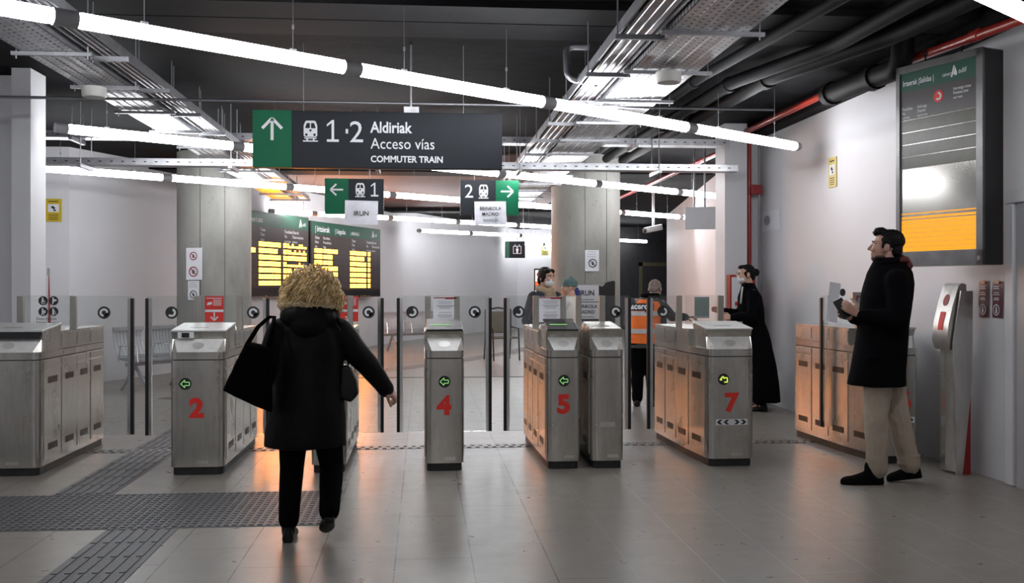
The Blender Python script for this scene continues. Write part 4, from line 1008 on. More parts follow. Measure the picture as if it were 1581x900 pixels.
MB().b2((-.12, 0, -.5), (.2, .14, .38)).build('housing', 'red_paint', t, bevel=.006); MB().b2((-.10, -.004, -.47), (.04, 0, .35)).build('front_panel', 'paper', t); m = MB(); m.rect(-.06, .0, -.02, .05, -.006); m.rect(-.05, -.12, -.02, -.05, -.006); m.build('mark', 'red_card', t)
t = thing('surveillance_camera', 'grey surveillance camera hanging under the ceiling right of the right column', 'camera', (4.7, 20.0, 2.62))
MB().tube([(0, 0, 0.05), (0, 0, CZ-2.62)], .03, 8).build('pole', 'grey_plastic', t); MB().box((0, 0, 0), (.36, .16, .12), (0, -.2, .2)).build('housing', 'grey_plastic', t, bevel=.02)
MB().tube([(-.17, -.035, -.037), (-.22, -.045, -.047)], .045, 12).build('lens', 'rubber', t)
t = thing('wall_door', 'dark door in an olive frame on the dark far wall', 'door', (7.8, 32.97, 0))
f = MB(); f.b2((-.55, -.04, 0), (-.43, 0, 2.25)); f.b2((.43, -.04, 0), (.55, 0, 2.25)); f.b2((-.55, -.04, 2.13), (.55, 0, 2.25)); f.build('frame', 'olive_frame', t); MB().b2((-.43, -.02, 0), (.43, 0, 2.13)).build('leaf', 'dark_wall', t)
t = thing('warning_pennant', 'narrow red and white pennant hanging on the wall right of the left pillar', 'pennant', (-3.585, 9.93, 0.97))
MB().add([(0, 0, 0), (.03, 0, 0), (.012, 0, .56), (.006, 0, .58), (0, .01, 0), (.03, .01, 0), (.012, .01, .56), (.006, .01, .58)], [(0,1,2,3),(7,6,5,4),(0,4,5,1),(1,5,6,2),(2,6,7,3),(3,7,4,0)]).build('cloth', 'pennant_red', t)
MB().tube([(.006, .005, .57), (.006, .005, .64)], .012, 8).build('knob', 'grey_plastic', t)
#PEOPLE#
# ------------------------------------------------------------------ people
def head_M(c, yaw=0.0, pitch=0.0, s=1.0, roll=0.0):
    return Matrix.Translation(c) @ Euler((pitch, roll, yaw)).to_matrix().to_4x4() @ Matrix.Scale(s, 4)
def add_head(m, Mx):
    def E(c, r, rx=0): m.ell((0, 0, 0), 1.0, Mx @ Matrix.Translation(c) @ Euler((rx, 0, 0)).to_matrix().to_4x4() @ Matrix.Diagonal((*r, 1)))
    E((0, -.012, .035), (.074, .094, .082)); E((0, .028, -.03), (.064, .066, .082)); E((0, .055, -.088), (.032, .034, .03)); E((0, .02, -.072), (.054, .06, .036))
    E((0, .080, .022), (.050, .016, .013)); E((.033, .072, -.028), (.026, .022, .022)); E((-.033, .072, -.028), (.026, .022, .022))
    def C(a, ra, b, rb): m.cap(Mx @ Vector(a), ra*Mx.to_scale()[0], Mx @ Vector(b), rb*Mx.to_scale()[0])
    C((0, .090, .012), .008, (0, .112, -.026), .012); C((-.010, .098, -.030), .008, (.010, .098, -.030), .008)
    C((-.018, .088, -.058), .0065, (.018, .088, -.058), .0065); C((-.015, .086, -.070), .007, (.015, .086, -.070), .007)
    for sx in (-1, 1):
        E((sx*.078, -.010, -.008), (.010, .022, .032)); E((sx*.070, -.004, -.02), (.012, .012, .016))
    C((0, -.02, -.06), .055, (0, -.035, -.17), .058)
def eyes(Mx, parent):
    for sx in (-1, 1):
        w = MB().ell((0, 0, 0), 1.0, Mx @ Matrix.Translation((sx*.031, .077, .006)) @ Matrix.Diagonal((.014, .010, .0085, 1))).build('eye', 'eye_white', parent, smooth=True)
        MB().ell((0, 0, 0), 1.0, Mx @ Matrix.Translation((sx*.031, .0835, .006)) @ Matrix.Diagonal((.0062, .0045, .0062, 1))).build('iris', 'eye_dark', w, smooth=True)
        MB().tube([Mx @ Vector((sx*.050, .082, .025)), Mx @ Vector((sx*.032, .094, .031)), Mx @ Vector((sx*.015, .093, .027))], .0035, 6).build('eyebrow', 'hair_black', parent, smooth=True)
def add_hand(m, wrist, d, n, side, curl=0.35, s=1.0):
    w = Vector(wrist); d = Vector(d).normalized(); n = Vector(n); n = (n-d*n.dot(d)).normalized(); t = d.cross(n).normalized()*side
    ln = (.066, .076, .071, .055)
    for i in range(4):
        o = (1.5-i)*.0195*s
        k = w+d*(.086-.004*abs(i-1))*s+t*o
        m.cap(w+t*o*.55+d*.005*s, .014*s, k, .0115*s, 8, 3)
        p = k; a = 0.0; r = (.0092, .0082, .0072)
        for q in range(3):
            a += curl*(0.8 if q == 0 else 1.1); L_ = ln[i]*s*(.44, .31, .25)[q]
            e = p+(d*math.cos(a)+n*math.sin(a)+t*o*0.25*(1 if q == 0 else 0))*L_; m.cap(p, r[q]*s, e, r[q]*.9*s, 8, 3); p = e
    b = w+d*.022*s+t*.022*s; k1 = b+(d*.55+t*.75+n*.35).normalized()*.040*s; k2 = k1+(d*.85+t*.25+n*.45).normalized()*.032*s; k3 = k2+(d*.9+n*.45).normalized()*.024*s
    m.cap(b, .014*s, k1, .0115*s, 8, 3); m.cap(k1, .0105*s, k2, .0095*s, 8, 3); m.cap(k2, .009*s, k3, .0075*s, 8, 3)
def add_shoe(m, heel, toe, w=.095, h=.085, up=(0, 0, 1)):
    heel, toe = Vector(heel), Vector(toe); d = (toe-heel); ln = d.length; d.normalize(); up = Vector(up); up = (up-d*up.dot(d)).normalized(); sd = d.cross(up)
    R = []
    for t, ww, hh in ((0, .45, .62), (.04, .68, .88), (.15, .74, 1.0), (.3, .74, 1.05), (.45, .80, .92), (.6, .95, .72), (.75, 1.0, .60), (.88, .86, .5), (.96, .6, .38), (1, .3, .24)):
        c = heel+d*ln*t; r = []
        for j in range(16):
            a = 2*PI*j/16; x = math.cos(a)*w/2*ww; z = math.sin(a)
            z = h*hh*z if z > 0 else 0.012*z
            r.append(c+sd*x*(1 if z > 0 else .95)+up*(z+.012))
        R.append(r)
    m.rings(R)
def person_body(root, Mx, J, skin, hands, voxel=.0065):
    m = MB(); add_head(m, Mx)
    m.chain([J['neck'], J['chest'], J['belly'], J['pelvis']], [.055, .12, .115, .125])
    for s_ in 'LR':
        m.chain([J['chest']+Vector((0, 0, .06)), J['sh'+s_]], [.08, .055]); m.chain([J['sh'+s_], J['el'+s_], J['wr'+s_]], [.050, .038, .026])
        m.chain([J['pelvis'], J['hip'+s_], J['kn'+s_], J['an'+s_]], [.10, .085, .055, .036])
        if 'toe'+s_ in J: m.cap(J['an'+s_]-Vector((0, 0, .02)), .034, J['toe'+s_], .026)
    for (wr, d, n, side, curl) in hands: add_hand(m, wr, d, n, side, curl)
    return m.organic('body', skin, root, voxel, 3)
def joints(**k): return {a: Vector(b) for a, b in k.items()}

# --- blond woman walking toward the gates, seen from behind
W1 = thing('person', 'person with curly blond hair in a black hooded coat, walking away toward the gates', 'person', (-.637, 5.75, 0), 0)
J = joints(neck=(0, 0, 1.27), chest=(0, .01, 1.12), belly=(0, .01, .92), pelvis=(-.01, .01, .74), shL=(-.165, 0, 1.18), shR=(.165, 0, 1.18), elL=(-.235, .02, .95), wrL=(-.20, .18, .86), elR=(.315, .03, .99), wrR=(.425, .10, .835),
    hipL=(-.085, 0, .70), hipR=(.085, 0, .70), knL=(-.105, .03, .39), knR=(.118, .06, .40), anL=(-.112, -.045, .09), anR=(.118, -.13, .20), toeL=(-.115, .09, .04), toeR=(.10, -.06, .115))
H1 = head_M((0.005, .035, 1.395), 0, -.05, .95)
person_body(W1, H1, J, 'skin', [((.418, .095, .845), (.62, .25, -.55), (-.5, .3, -.6), -1, .85), (J['wrL'], (.2, .9, -.3), (.8, 0, -.3), 1, .7)])
eyes(H1, W1)
m = MB()
m.loft([(-.025, 0, .525, .232, .165), (-.024, 0, .60, .226, .165), (-.016, 0, .70, .218, .160), (-.01, 0, .858, .200, .150), (0, 0, 1.0, .186, .142), (0, 0, 1.10, .186, .142), (0, 0, 1.19, .180, .125), (0, 0, 1.25, .135, .105), (0, .01, 1.31, .085, .085)], 32)
m.chain([(-.165, 0, 1.175), (.165, 0, 1.175)], [.075, .075]); m.chain([(-.165, 0, 1.175), (-.25, .01, .95), (-.20, .16, .87)], [.082, .068, .056]); m.chain([(.165, 0, 1.175), (.318, .03, .99), (.425, .095, .838)], [.082, .066, .054])
m.organic('coat', 'coat_black', W1, .010, 3, .007, (7, 7, 4))
m = MB(); m.ell((0, -.085, 1.265), (.155, .085, .085)); m.ell((0, -.115, 1.22), (.105, .06, .075)); m.ell((0, -.02, 1.30), (.15, .11, .05)); m.ell((-.11, .0, 1.27), (.06, .09, .06)); m.ell((.11, 0, 1.27), (.06, .09, .06))
m.organic('hood', 'coat_black', W1, .009, 3, .006, (9, 9, 12))
m = MB(); m.tube([(.15*math.cos(a), -.02+.11*math.sin(a), 1.325+.01*math.cos(3*a)) for a in [PI*(.95+.1*k*1.1) for k in range(11)]], .022, 8); m.organic('fur_edge', 'fur_trim', W1, .007, 1, .012, (40, 40, 40))
m = MB(); m.ell((.005, .02, 1.405), (.138, .132, .118)); m.ell((-.06, -.01, 1.36), (.100, .10, .075)); m.ell((.075, -.01, 1.35), (.092, .10, .085)); m.ell((.01, -.05, 1.40), (.115, .075, .09)); m.ell((.01, .02, 1.46), (.09, .10, .068))
m.organic('hair', 'hair_blond', W1, .007, 2, .020, (16, 16, 16))
m = MB(); rnd = random.Random(11)
for i in range(640):
    u = rnd.uniform(0, 2*PI); v = math.acos(rnd.uniform(-.8, 1.0)); rr = rnd.uniform(.95, 1.10)
    x, y, z = math.sin(v)*math.cos(u), math.sin(v)*math.sin(u), math.cos(v)
    if y > .55 and z < .4: continue
    spread = 1.0+.16*max(0, -z+.3); p = Vector((.008+.150*x*rr*spread, .01+.140*y*rr, 1.405+.122*z*rr))
    dn = Vector((x*.35+rnd.uniform(-.3, .3), y*.35+rnd.uniform(-.3, .3), -1)).normalized(); a = dn.orthogonal().normalized(); b = dn.cross(a); ph = rnd.uniform(0, 6.28); ln = rnd.uniform(.05, .11); cr = rnd.uniform(.006, .012)
    m.tube([p+dn*ln*(q/9-.3)+cr*(a*math.cos(ph+q*.95)+b*math.sin(ph+q*.95)) for q in range(10)], [.0045*(1 if q < 7 else .6) for q in range(10)], 5)
m.build('hair_curls', 'hair_blond', W1, smooth=True)
m = MB(); m.chain([(-.09, 0, .70), (-.105, .02, .40), (-.112, -.045, .115)], [.095, .070, .058]); m.chain([(.085, 0, .70), (.118, .05, .40), (.122, -.145, .185)], [.095, .070, .060]); m.chain([(-.08, 0, .72), (.08, 0, .72)], [.11, .11])
m.organic('trousers', 'cloth_black', W1, .008, 3, .004)
for hl, to in (((-.112, -.10, .0), (-.118, .14, .0)), ((.135, -.20, .155), (.095, -.045, .035))):
    m = MB(); hl, to = Vector(hl), Vector(to); add_shoe(m, hl, to, .092, .075); d = (to-hl).normalized(); upv = (Vector((0, 0, 1))-d*d.z).normalized()
    m.cap(hl+d*.055+upv*.05, .040, hl+d*.05+upv*.115, .044); m.box(hl+d*.03+upv*.004, (.05, .05, .028), Matrix((Vector((1, 0, 0)).cross(upv).cross(upv)*-1, d, upv)).transposed().to_4x4() if False else None)
    m.organic('shoe', 'leather_black', W1, .006, 2)
# bags hang from her: things of their own
t = thing('tote_bag', 'large black tote bag hanging from the blond woman, at her left side', 'bag', (-.637, 5.75, 0))
m = MB(); A = [(-.330, 1.130), (-.205, 1.105), (-.185, .735), (-.29, .782), (-.452, .862)]
for y, g in ((-.215, .96), (-.20, 1.0), (-.12, 1.0), (-.10, .97)): pass
cxx = sum(a[0] for a in A)/5; czz = sum(a[1] for a in A)/5
m.rings([[(cxx+(x-cxx)*g, y, czz+(z-czz)*g) for x, z in A] for y, g in ((-.205, .93), (-.19, .985), (-.15, 1.0), (-.12, .985), (-.105, .93))])
m.organic('bag_body', 'wool_black', t, .008, 2, .005, (8, 8, 8))
for yy in (-.185, -.125): MB().tube([(-.32, yy, 1.12), (-.27, yy*.75, 1.21), (-.215, yy*.5, 1.262), (-.19, yy*.4, 1.262), (-.19, yy*.8, 1.20), (-.212, yy, 1.095)], .010, 8).build('strap', 'wool_black', t, smooth=True)
t = thing('handbag', 'small black handbag hanging under the right arm of the blond woman', 'bag', (-.637, 5.75, 0))
m = MB(); m.rings([[(x, y, z) for x, z in rpoly([(.17, .80), (.235, .775), (.275, .82), (.262, .90), (.225, .985), (.18, .99)], .02, 3)] for y in (-.06, -.045, .05, .07)]); m.organic('bag_body', 'leather_black', t, .007, 2)
MB().tube([(.215, 0, .98), (.222, -.03, 1.06), (.20, -.06, 1.15), (.14, -.10, 1.24)], .006, 8).build('strap', 'leather_black', t, smooth=True)
MB().b2((.205, -.05, .975), (.235, -.03, .985)).build('clasp', 'chrome', t)

# --- man looking at the board, seen from his left side
W2 = thing('person', 'person in dark coat and beige trousers holding a phone before the tall screen', 'person', (3.361, 6.975, 0), 1.40)
J = joints(neck=(0, -.03, 1.58), chest=(0, -.01, 1.40), belly=(0, .01, 1.15), pelvis=(0, .02, .95), shL=(-.175, -.03, 1.49), shR=(.175, -.03, 1.49), elL=(-.24, -.02, 1.20), wrL=(-.13, .225, 1.235), elR=(.23, .02, 1.21), wrR=(.0, .25, 1.21),
    hipL=(-.075, .06, .90), hipR=(.075, -.04, .90), knL=(-.06, .085, .50), knR=(.06, -.10, .50), anL=(-.045, .085, .09), anR=(.055, -.185, .11), toeL=(-.05, .27, .04), toeR=(.068, -.09, .032))
H2 = head_M((0, .0, 1.722), -.30, .12, 1.02)
person_body(W2, H2, J, 'skin_dim', [((-.125, .235, 1.24), (.15, .8, .55), (.9, -.2, .1), -1, .55), (J['wrR'], (-.15, .9, .35), (-.8, 0, .3), 1, .6)], .006)
eyes(H2, W2)
m = MB(); 
def HE(m, Mx, c, r): m.ell((0, 0, 0), 1.0, Mx @ Matrix.Translation(c) @ Matrix.Diagonal((*r, 1)))
for c, r in (((0, -.032, .052), (.083, .092, .078)), ((0, .045, .105), (.060, .052, .030)), ((0, .078, .095), (.045, .022, .026)), ((0, -.075, -.015), (.066, .042, .065)), ((.062, -.01, .035), (.020, .045, .045)), ((-.062, -.01, .035), (.020, .045, .045)), ((.068, .018, .01), (.010, .012, .03)), ((-.068, .018, .01), (.010, .012, .03))): HE(m, H2, c, r)
m.organic('hair', 'hair_black', W2, .006, 2, .006, (45, 45, 45))
m = MB()
for c, r in (((0, .052, -.088), (.0355, .0385, .030)), ((.035, .02, -.075), (.024, .045, .022)), ((-.035, .02, -.075), (.024, .045, .022)), ((0, .088, -.0475), (.022, .008, .005))): HE(m, H2, c, r)
m.organic('beard', 'stubble', W2, .005, 2)
m = MB()
m.loft([(0, .066, .715, .215, .205), (0, .06, .78, .215, .197), (0, .05, .88, .212, .188), (0, .033, 1.0, .208, .180), (0, .012, 1.2, .205, .178), (0, -.006, 1.36, .205, .180), (0, -.02, 1.46, .19, .172), (0, -.025, 1.53, .150, .160), (0, -.025, 1.58, .110, .138), (0, -.015, 1.62, .088, .105), (0, .0, 1.645, .080, .088)], 36)
m.chain([(-.17, -.03, 1.475), (.17, -.03, 1.475)], [.085, .085]); m.chain([(-.175, -.03, 1.475), (-.245, -.02, 1.20), (-.145, .19, 1.222)], [.088, .072, .052]); m.chain([(.175, -.03, 1.475), (.235, .02, 1.21), (.02, .215, 1.205)], [.088, .072, .052])
m.organic('coat', 'wool_black', W2, .009, 3, .005, (6, 6, 4))
m = MB(); m.tube([(.085*math.cos(a), -.02+.10*math.sin(a)-.01*math.sin(a), 1.615-.025*math.sin(a)) for a in [PI*.62+PI*1.76*k/14 for k in range(15)]], .026, 8); m.organic('collar', 'wool_black', W2, .007, 2)
m = MB(); m.ell((0, -.125, 1.625), (.085, .040, .030)); m.ell((0, -.150, 1.585), (.075, .035, .045)); m.ell((-.06, -.10, 1.625), (.045, .05, .026)); m.organic('hood_lining', 'tartan_lining', W2, .008, 2, .005, (20, 20, 20))
m = MB(); m.box((-.20, .135, .93), (.02, .14, .03), (0, .0, .55)); m.organic('pocket_flap', 'wool_black', W2, .005, 1)
m = MB(); m.chain([(-.075, .065, .88), (-.06, .085, .50), (-.045, .075, .12)], [.112, .086, .076]); m.chain([(.075, -.03, .88), (.06, -.10, .50), (.053, -.185, .135)], [.112, .086, .076]); m.chain([(-.06, .02, .9), (.06, .02, .9)], [.13, .13])
for z in (.19, .16, .13): m.ell((-.045, .078, z), (.074, .078, .018)); m.ell((.053, -.180, z+.01), (.078, .084, .018))
m.organic('trousers', 'beige_trousers', W2, .008, 2, .007, (14, 14, 9))
for hl, to, z in (((-.045, .03, 0), (-.055, .335, 0), 0), ((.045, -.27, .035), (.075, -.03, 0.0), 0)):
    m = MB(); add_shoe(m, hl, to, .098, .092); hl, to = Vector(hl), Vector(to); d = (to-hl).normalized(); m.cap(hl+d*.085+Vector((0, 0, .06)), .050, hl+d*.080+Vector((0, 0, .125)), .056)
    m.organic('shoe', 'suede_black', W2, .006, 2)
t = thing('mobile_phone', 'black mobile phone held by the man in front of the departures screen', 'phone', W2.matrix_basis @ Vector((-.075, .325, 1.275)), 1.40)
MB().box((0, 0, 0), (.009, .075, .15), (-.5, .25, 0)).build('phone_body', 'phone_black', t, bevel=.003); MB().box((.006, 0, 0), (.001, .068, .14), (-.5, .25, 0)).build('screen', 'ink', t)

# --- woman with a mask carrying a child, beyond gate 5
W3 = thing('person', 'person in white face mask and beige scarf holding a child beyond gate 5', 'person', (1.36, 11.0, 0), -2.62)
J = joints(neck=(0, -.01, 1.42), chest=(0, 0, 1.24), belly=(0, 0, 1.02), pelvis=(0, 0, .86), shL=(-.16, 0, 1.32), shR=(.16, 0, 1.32), elL=(-.24, .05, 1.06), wrL=(-.12, .28, 1.10), elR=(.22, -.03, 1.06), wrR=(.20, .12, .88),
    hipL=(-.08, 0, .82), hipR=(.08, 0, .82), knL=(-.085, .02, .46), knR=(.085, .02, .46), anL=(-.09, -.02, .08), anR=(.09, -.02, .08), toeL=(-.10, .13, .035), toeR=(.10, .13, .035))
H3 = head_M((0, .03, 1.535), .12, -.06, .95)
person_body(W3, H3, J, 'skin', [(J['wrL'], (.4, .8, .1), (.6, -.5, .3), 1, .4), (J['wrR'], (.0, .5, -.8), (-.9, 0, 0), -1, .5)])
eyes(H3, W3)
m = MB()
for c, r in (((0, -.030, .048), (.081, .092, .080)), ((.064, -.008, .02), (.025, .058, .078)), ((-.064, -.008, .02), (.025, .058, .078)), ((0, -.085, -.03), (.062, .04, .07)), ((.035, .045, .075), (.042, .035, .030)), ((-.035, .045, .075), (.042, .035, .030))): HE(m, H3, c, r)
m.organic('hair', 'hair_brown', W3, .006, 3)
m = MB()
for c, r in (((0, .052, -.055), (.062, .058, .050)), ((0, .092, -.03), (.022, .024, .026))): HE(m, H3, c, r)
m.organic('face_mask', 'mask_white', W3, .005, 2, .002, (30, 30, 60))
for sx in (-1, 1): MB().tube([H3 @ Vector((sx*.05, .075, -.03)), H3 @ Vector((sx*.075, .02, -.012)), H3 @ Vector((sx*.083, -.025, .0))], .0022, 5).build('mask_loop', 'mask_white', W3)
m = MB(); m.loft([(0, 0, .70, .22, .16), (0, 0, .86, .21, .155), (0, 0, 1.05, .195, .145), (0, 0, 1.2, .20, .14), (0, 0, 1.31, .175, .12), (0, 0, 1.37, .115, .095), (0, 0, 1.40, .09, .08)], 28)
m.chain([(-.155, 0, 1.31), (-.245, .05, 1.06), (-.13, .25, 1.10)], [.075, .062, .05]); m.chain([(.155, 0, 1.31), (.225, -.03, 1.06), (.205, .10, .90)], [.075, .062, .05]); m.organic('coat', 'navy_jacket', W3, .010, 3, .008, (9, 9, 6))
m = MB(); m.tube([(.075*math.cos(a), .0+.085*math.sin(a), 1.405-.02*math.sin(a)) for a in [2*PI*k/16 for k in range(17)]], .034, 8); m.ell((0, .10, 1.33), (.075, .05, .10)); m.organic('scarf', 'knit_beige', W3, .008, 2, .006, (25, 25, 25))
m = MB(); m.chain([(-.08, 0, .84), (-.085, .02, .46), (-.09, -.02, .10)], [.095, .07, .055]); m.chain([(.08, 0, .84), (.085, .02, .46), (.09, -.02, .10)], [.095, .07, .055]); m.organic('trousers', 'cloth_black', W3, .009, 3)
for x in (-.09, .09):
    m = MB(); add_shoe(m, (x, -.08, 0), (x*1.1, .165, 0)); m.cap((x, -.02, .06), .04, (x, -.02, .10), .042); m.organic('shoe', 'leather_black', W3, .007, 2)
# child on her arm
W6 = thing('person', 'small child in a teal bobble hat carried by the masked woman', 'person', (1.615, 10.74, .93), 1.0)
m = MB(); HC = head_M((0, .02, .49), .5, 0, .74); add_head(m, HC); m.chain([(0, 0, .38), (0, 0, .22), (0, .0, .08)], [.06, .095, .10])
for s_ in (-1, 1):
    m.chain([(s_*.08, 0, .34), (s_*.15, .05, .27), (s_*.17, .12, .30)], [.035, .028, .022]); m.chain([(s_*.06, 0, .06), (s_*.10, .12, .0), (s_*.09, .10, -.16), (s_*.09, .13, -.21)], [.055, .045, .032, .026])
    add_hand(m, (s_*.17, .12, .30), (.1*s_, .8, .4), (0, .3, -.9), -s_, .3, .6)
m.organic('body', 'skin', W6, .006, 3); eyes(HC, W6)
m = MB()
for c, r in (((0, -.015, .07), (.098, .110, .075)), ((0, -.02, .035), (.099, .112, .025)), ((0, -.02, .15), (.028, .028, .03))): HE(m, HC, c, r)
m.organic('bobble_hat', 'beanie_teal', W6, .006, 2, .003, (40, 40, 40))
m = MB(); m.loft([(0, 0, .0, .12, .11), (0, 0, .12, .125, .115), (0, 0, .28, .115, .10), (0, 0, .37, .08, .075), (0, 0, .40, .06, .06)], 20); m.chain([(-.09, 0, .34), (-.155, .05, .27), (-.168, .10, .29)], [.048, .042, .036]); m.organic('jacket', 'cream_cloth', W6, .008, 3, .006, (12, 12, 12))
m = MB(); m.chain([(.09, 0, .35), (.17, .02, .42), (.24, .05, .46)], [.050, .052, .04]); m.organic('blue_sleeve', 'blue_cloth', W6, .008, 2, .008, (20, 20, 20))
m = MB(); m.chain([(-.06, 0, .05), (-.10, .12, .0), (-.09, .10, -.16)], [.075, .06, .05]); m.chain([(.06, 0, .05), (.10, .12, .0), (.09, .10, -.16)], [.075, .06, .05]); m.organic('trousers', 'green_cloth', W6, .008, 3)
for s_ in (-1, 1): m = MB(); add_shoe(m, (s_*.09, .075, -.235), (s_*.09, .20, -.225), .06, .05); m.organic('shoe', 'blue_cloth', W6, .006, 2)

# --- station worker in an orange vest, seen from behind, leaning to the right
W4 = thing('person', 'person in an orange reflective vest and black trousers, seen from behind, reaching right', 'person', (2.66, 11.75, 0), -.25)
J = joints(neck=(.06, .06, 1.30), chest=(.02, .03, 1.15), belly=(0, 0, .95), pelvis=(-.02, -.02, .82), shL=(-.16, .02, 1.24), shR=(.19, .06, 1.23), elL=(-.20, .14, .99), wrL=(-.06, .32, .98), elR=(.32, .22, 1.07), wrR=(.50, .34, 1.06),
    hipL=(-.09, -.02, .78), hipR=(.08, -.02, .78), knL=(-.09, .03, .44), knR=(.08, .03, .44), anL=(-.09, -.02, .08), anR=(.09, -.02, .08), toeL=(-.10, .13, .035), toeR=(.10, .13, .035))
H4 = head_M((.12, .10, 1.405), -.3, -.35, .98)
person_body(W4, H4, J, 'bald_skin', [(J['wrR'], (.8, .45, 0), (0, -.2, -1), 1, .4), (J['wrL'], (.5, .8, 0), (.2, 0, -1), -1, .4)]); eyes(H4, W4)
m = MB(); 
for c, r in (((0, -.028, .030), (.0775, .083, .080)), ((0, -.065, -.02), (.064, .042, .05))): HE(m, H4, c, r)
m.organic('cropped_hair', simple('grey_hair', (.20, .155, .135), .7, var=.3, scale=(60, 60, 60)), W4, .007, 2) if False else m.organic('cropped_hair', (simple('cropped_grey', (.22, .165, .145), .7, var=.3, scale=(60, 60, 60)) and 'cropped_grey'), W4, .007, 2)
m = MB(); m.loft([(-.02, -.01, .70, .175, .14), (-.01, 0, .85, .17, .14), (0, .01, 1.0, .168, .14), (.015, .03, 1.18, .178, .13), (.03, .04, 1.26, .14, .11), (.06, .06, 1.33, .09, .085)], 26)
m.chain([(-.15, .02, 1.23), (-.205, .14, .99), (-.08, .29, .98)], [.07, .058, .046]); m.chain([(.18, .06, 1.22), (.32, .22, 1.07), (.48, .325, 1.06)], [.07, .06, .048]); m.organic('jacket', 'grey_jacket', W4, .009, 3, .006, (9, 9, 6))
m = MB(); m.tube([(.06+.088*math.cos(a), .055+.085*math.sin(a), 1.325) for a in [2*PI*k/16 for k in range(17)]], .035, 8); m.organic('collar', 'cloth_black', W4, .008, 2)
m = MB(); V = [(-.015, -.005, .755, .195, .160), (-.01, 0, .85, .188, .156), (0, .01, 1.0, .185, .155), (.012, .025, 1.15, .190, .147), (.02, .035, 1.23, .165, .128), (.035, .045, 1.285, .115, .10)]; m.loft(V, 32); m.organic('vest', 'hivis_orange', W4, .009, 2, .004, (8, 8, 6))
for z in (.905, 1.115):
    def at_z(z):
        for a, b in zip(V, V[1:]):
            if a[2] <= z <= b[2]: k = (z-a[2])/(b[2]-a[2]); return [a[i]+(b[i]-a[i])*k for i in range(5)]
    m = MB(); R = []
    for zz in (z-.028, z+.028): cx, cy, _, rx, ry = at_z(zz); R.append([(cx+(rx+.010)*math.cos(2*PI*j/32), cy+(ry+.010)*math.sin(2*PI*j/32), zz) for j in range(32)])
    m.rings(R, cap=False).build('reflective_band', 'reflective', W4, smooth=True)
def back_text(txt, size, zc, x0, mat, name, off, bold, bg=None):
    m = MB(); vs, fs = text_geo(txt, size, 'CENTER', bold, .95)
    def onb(a, zz, o): cx, cy, _, rx, ry = at_z(zz); rx += o; ry += o; t = max(-.95, min(.95, (a-cx)/rx)); return (a, cy-ry*math.sqrt(1-t*t), zz)
    if bg:
        w, h = bg; N = 14; vv = []; ff = []
        for i in range(N+1):
            a = x0-w/2+w*i/N; vv += [onb(a, zc-h/2, off-.003), onb(a, zc+h/2, off-.003)]
        for i in range(N): ff.append((2*i, 2*i+2, 2*i+3, 2*i+1))
        MB().add(vv, ff).build('black_label', 'ink', W4)
    m.add([onb(a+x0, b+zc-size*.27, off) for a, b in vs], fs); m.build(name, mat, W4)
back_text('acerca', .098, 1.195, -.045, 'sign_white', 'lettering', .024, .03, (.31, .080))
back_text('Adif', .04, 1.14, .03, 'ink', 'small_lettering', .02, .03)
m = MB(); m.chain([(-.09, -.02, .80), (-.09, .03, .44), (-.09, -.02, .10)], [.105, .08, .065]); m.chain([(.08, -.02, .80), (.08, .03, .44), (.09, -.02, .10)], [.105, .08, .065]); m.chain([(-.07, -.02, .78), (.06, -.02, .78)], [.12, .12]); m.organic('trousers', 'cloth_black', W4, .009, 3, .006, (10, 10, 8))
for x in (-.09, .09):
    m = MB(); add_shoe(m, (x, -.09, 0), (x*1.15, .185, 0), .10); m.cap((x, -.02, .06), .046, (x, -.02, .10), .048); m.organic('shoe', 'leather_black', W4, .007, 2)

# --- woman with a bun in a long black coat, facing left
W5 = thing('person', 'person with a hair bun in a long flared black coat beyond gate 7', 'person', (3.73, 11.25, 0), 1.50)
J = joints(neck=(0, -.04, 1.43), chest=(0, -.06, 1.26), belly=(0, -.09, 1.05), pelvis=(0, -.12, .88), shL=(-.16, -.05, 1.35), shR=(.16, -.05, 1.35), elL=(-.22, -.02, 1.10), wrL=(-.14, .20, 1.08), elR=(.21, .0, 1.11), wrR=(.10, .24, 1.14),
    hipL=(-.08, -.13, .84), hipR=(.08, -.13, .84), knL=(-.085, -.15, .47), knR=(.085, -.15, .47), anL=(-.09, -.17, .08), anR=(.09, -.17, .08), toeL=(-.10, -.03, .035), toeR=(.10, -.03, .035))
H5 = head_M((0, .0, 1.575), .1, -.08, .95)
person_body(W5, H5, J, 'skin', [(J['wrL'], (.1, .95, .1), (.8, 0, -.3), -1, .3), (J['wrR'], (-.1, .9, .3), (-.7, 0, -.3), 1, .25)]); eyes(H5, W5)
m = MB()
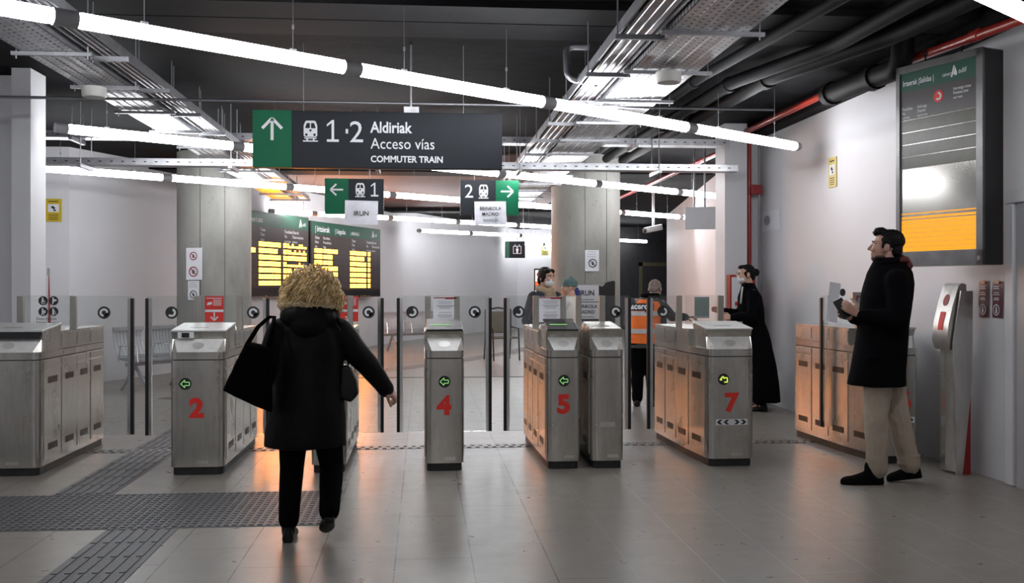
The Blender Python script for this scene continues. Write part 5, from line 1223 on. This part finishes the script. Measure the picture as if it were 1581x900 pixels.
for c, r in (((0, -.028, .045), (.081, .094, .080)), ((.062, -.01, .01), (.018, .05, .05)), ((-.062, -.01, .01), (.018, .05, .05)), ((0, -.085, -.02), (.06, .04, .06)), ((0, .04, .09), (.05, .045, .028)), ((0, -.135, .015), (.048, .045, .046))): HE(m, H5, c, r)
m.organic('hair', 'hair_black', W5, .006, 2, .004, (40, 40, 40))
m = MB()
for c, r in (((0, .052, -.055), (.062, .058, .048)), ((0, .092, -.032), (.022, .024, .026))): HE(m, H5, c, r)
m.organic('face_mask', 'mask_white', W5, .005, 2)
for sx in (-1, 1): MB().tube([H5 @ Vector((sx*.031+.024*math.cos(q*PI/8), .097, .004+.018*math.sin(q*PI/8))) for q in range(17)], .0018, 5).build('spectacle_rim', 'chrome', W5)
m = MB(); m.loft([(0, -.225, .11, .26, .175), (0, -.21, .3, .25, .17), (0, -.18, .6, .225, .155), (0, -.13, .9, .195, .135), (0, -.095, 1.03, .180, .125), (0, -.065, 1.18, .195, .15), (0, -.05, 1.32, .175, .135), (0, -.04, 1.39, .12, .10), (0, -.03, 1.45, .085, .08), (0, -.025, 1.475, .075, .075)], 32)
m.chain([(-.155, -.05, 1.335), (-.225, -.02, 1.10), (-.15, .17, 1.08)], [.075, .062, .048]); m.chain([(.155, -.05, 1.335), (.215, .0, 1.11), (.11, .21, 1.135)], [.075, .062, .048]); m.organic('coat', 'wool_black', W5, .010, 3, .008, (10, 10, 4))
m = MB(); m.tube([(-.085, .055, 1.43), (-.12, .075, 1.34), (-.125, .085, 1.24)], .010, 8); m.build('scarf_edge', 'cream_cloth', W5, smooth=True)
m = MB(); m.chain([(-.08, -.13, .8), (-.085, -.15, .47), (-.09, -.17, .1)], [.09, .065, .05]); m.chain([(.08, -.13, .8), (.085, -.15, .47), (.09, -.17, .1)], [.09, .065, .05]); m.organic('trousers', 'cloth_black', W5, .01, 2)
for x in (-.09, .09):
    m = MB(); add_shoe(m, (x, -.23, 0), (x*1.1, .0, 0), .09); m.cap((x, -.17, .06), .042, (x, -.17, .12), .044); m.organic('shoe', 'leather_black', W5, .007, 2)
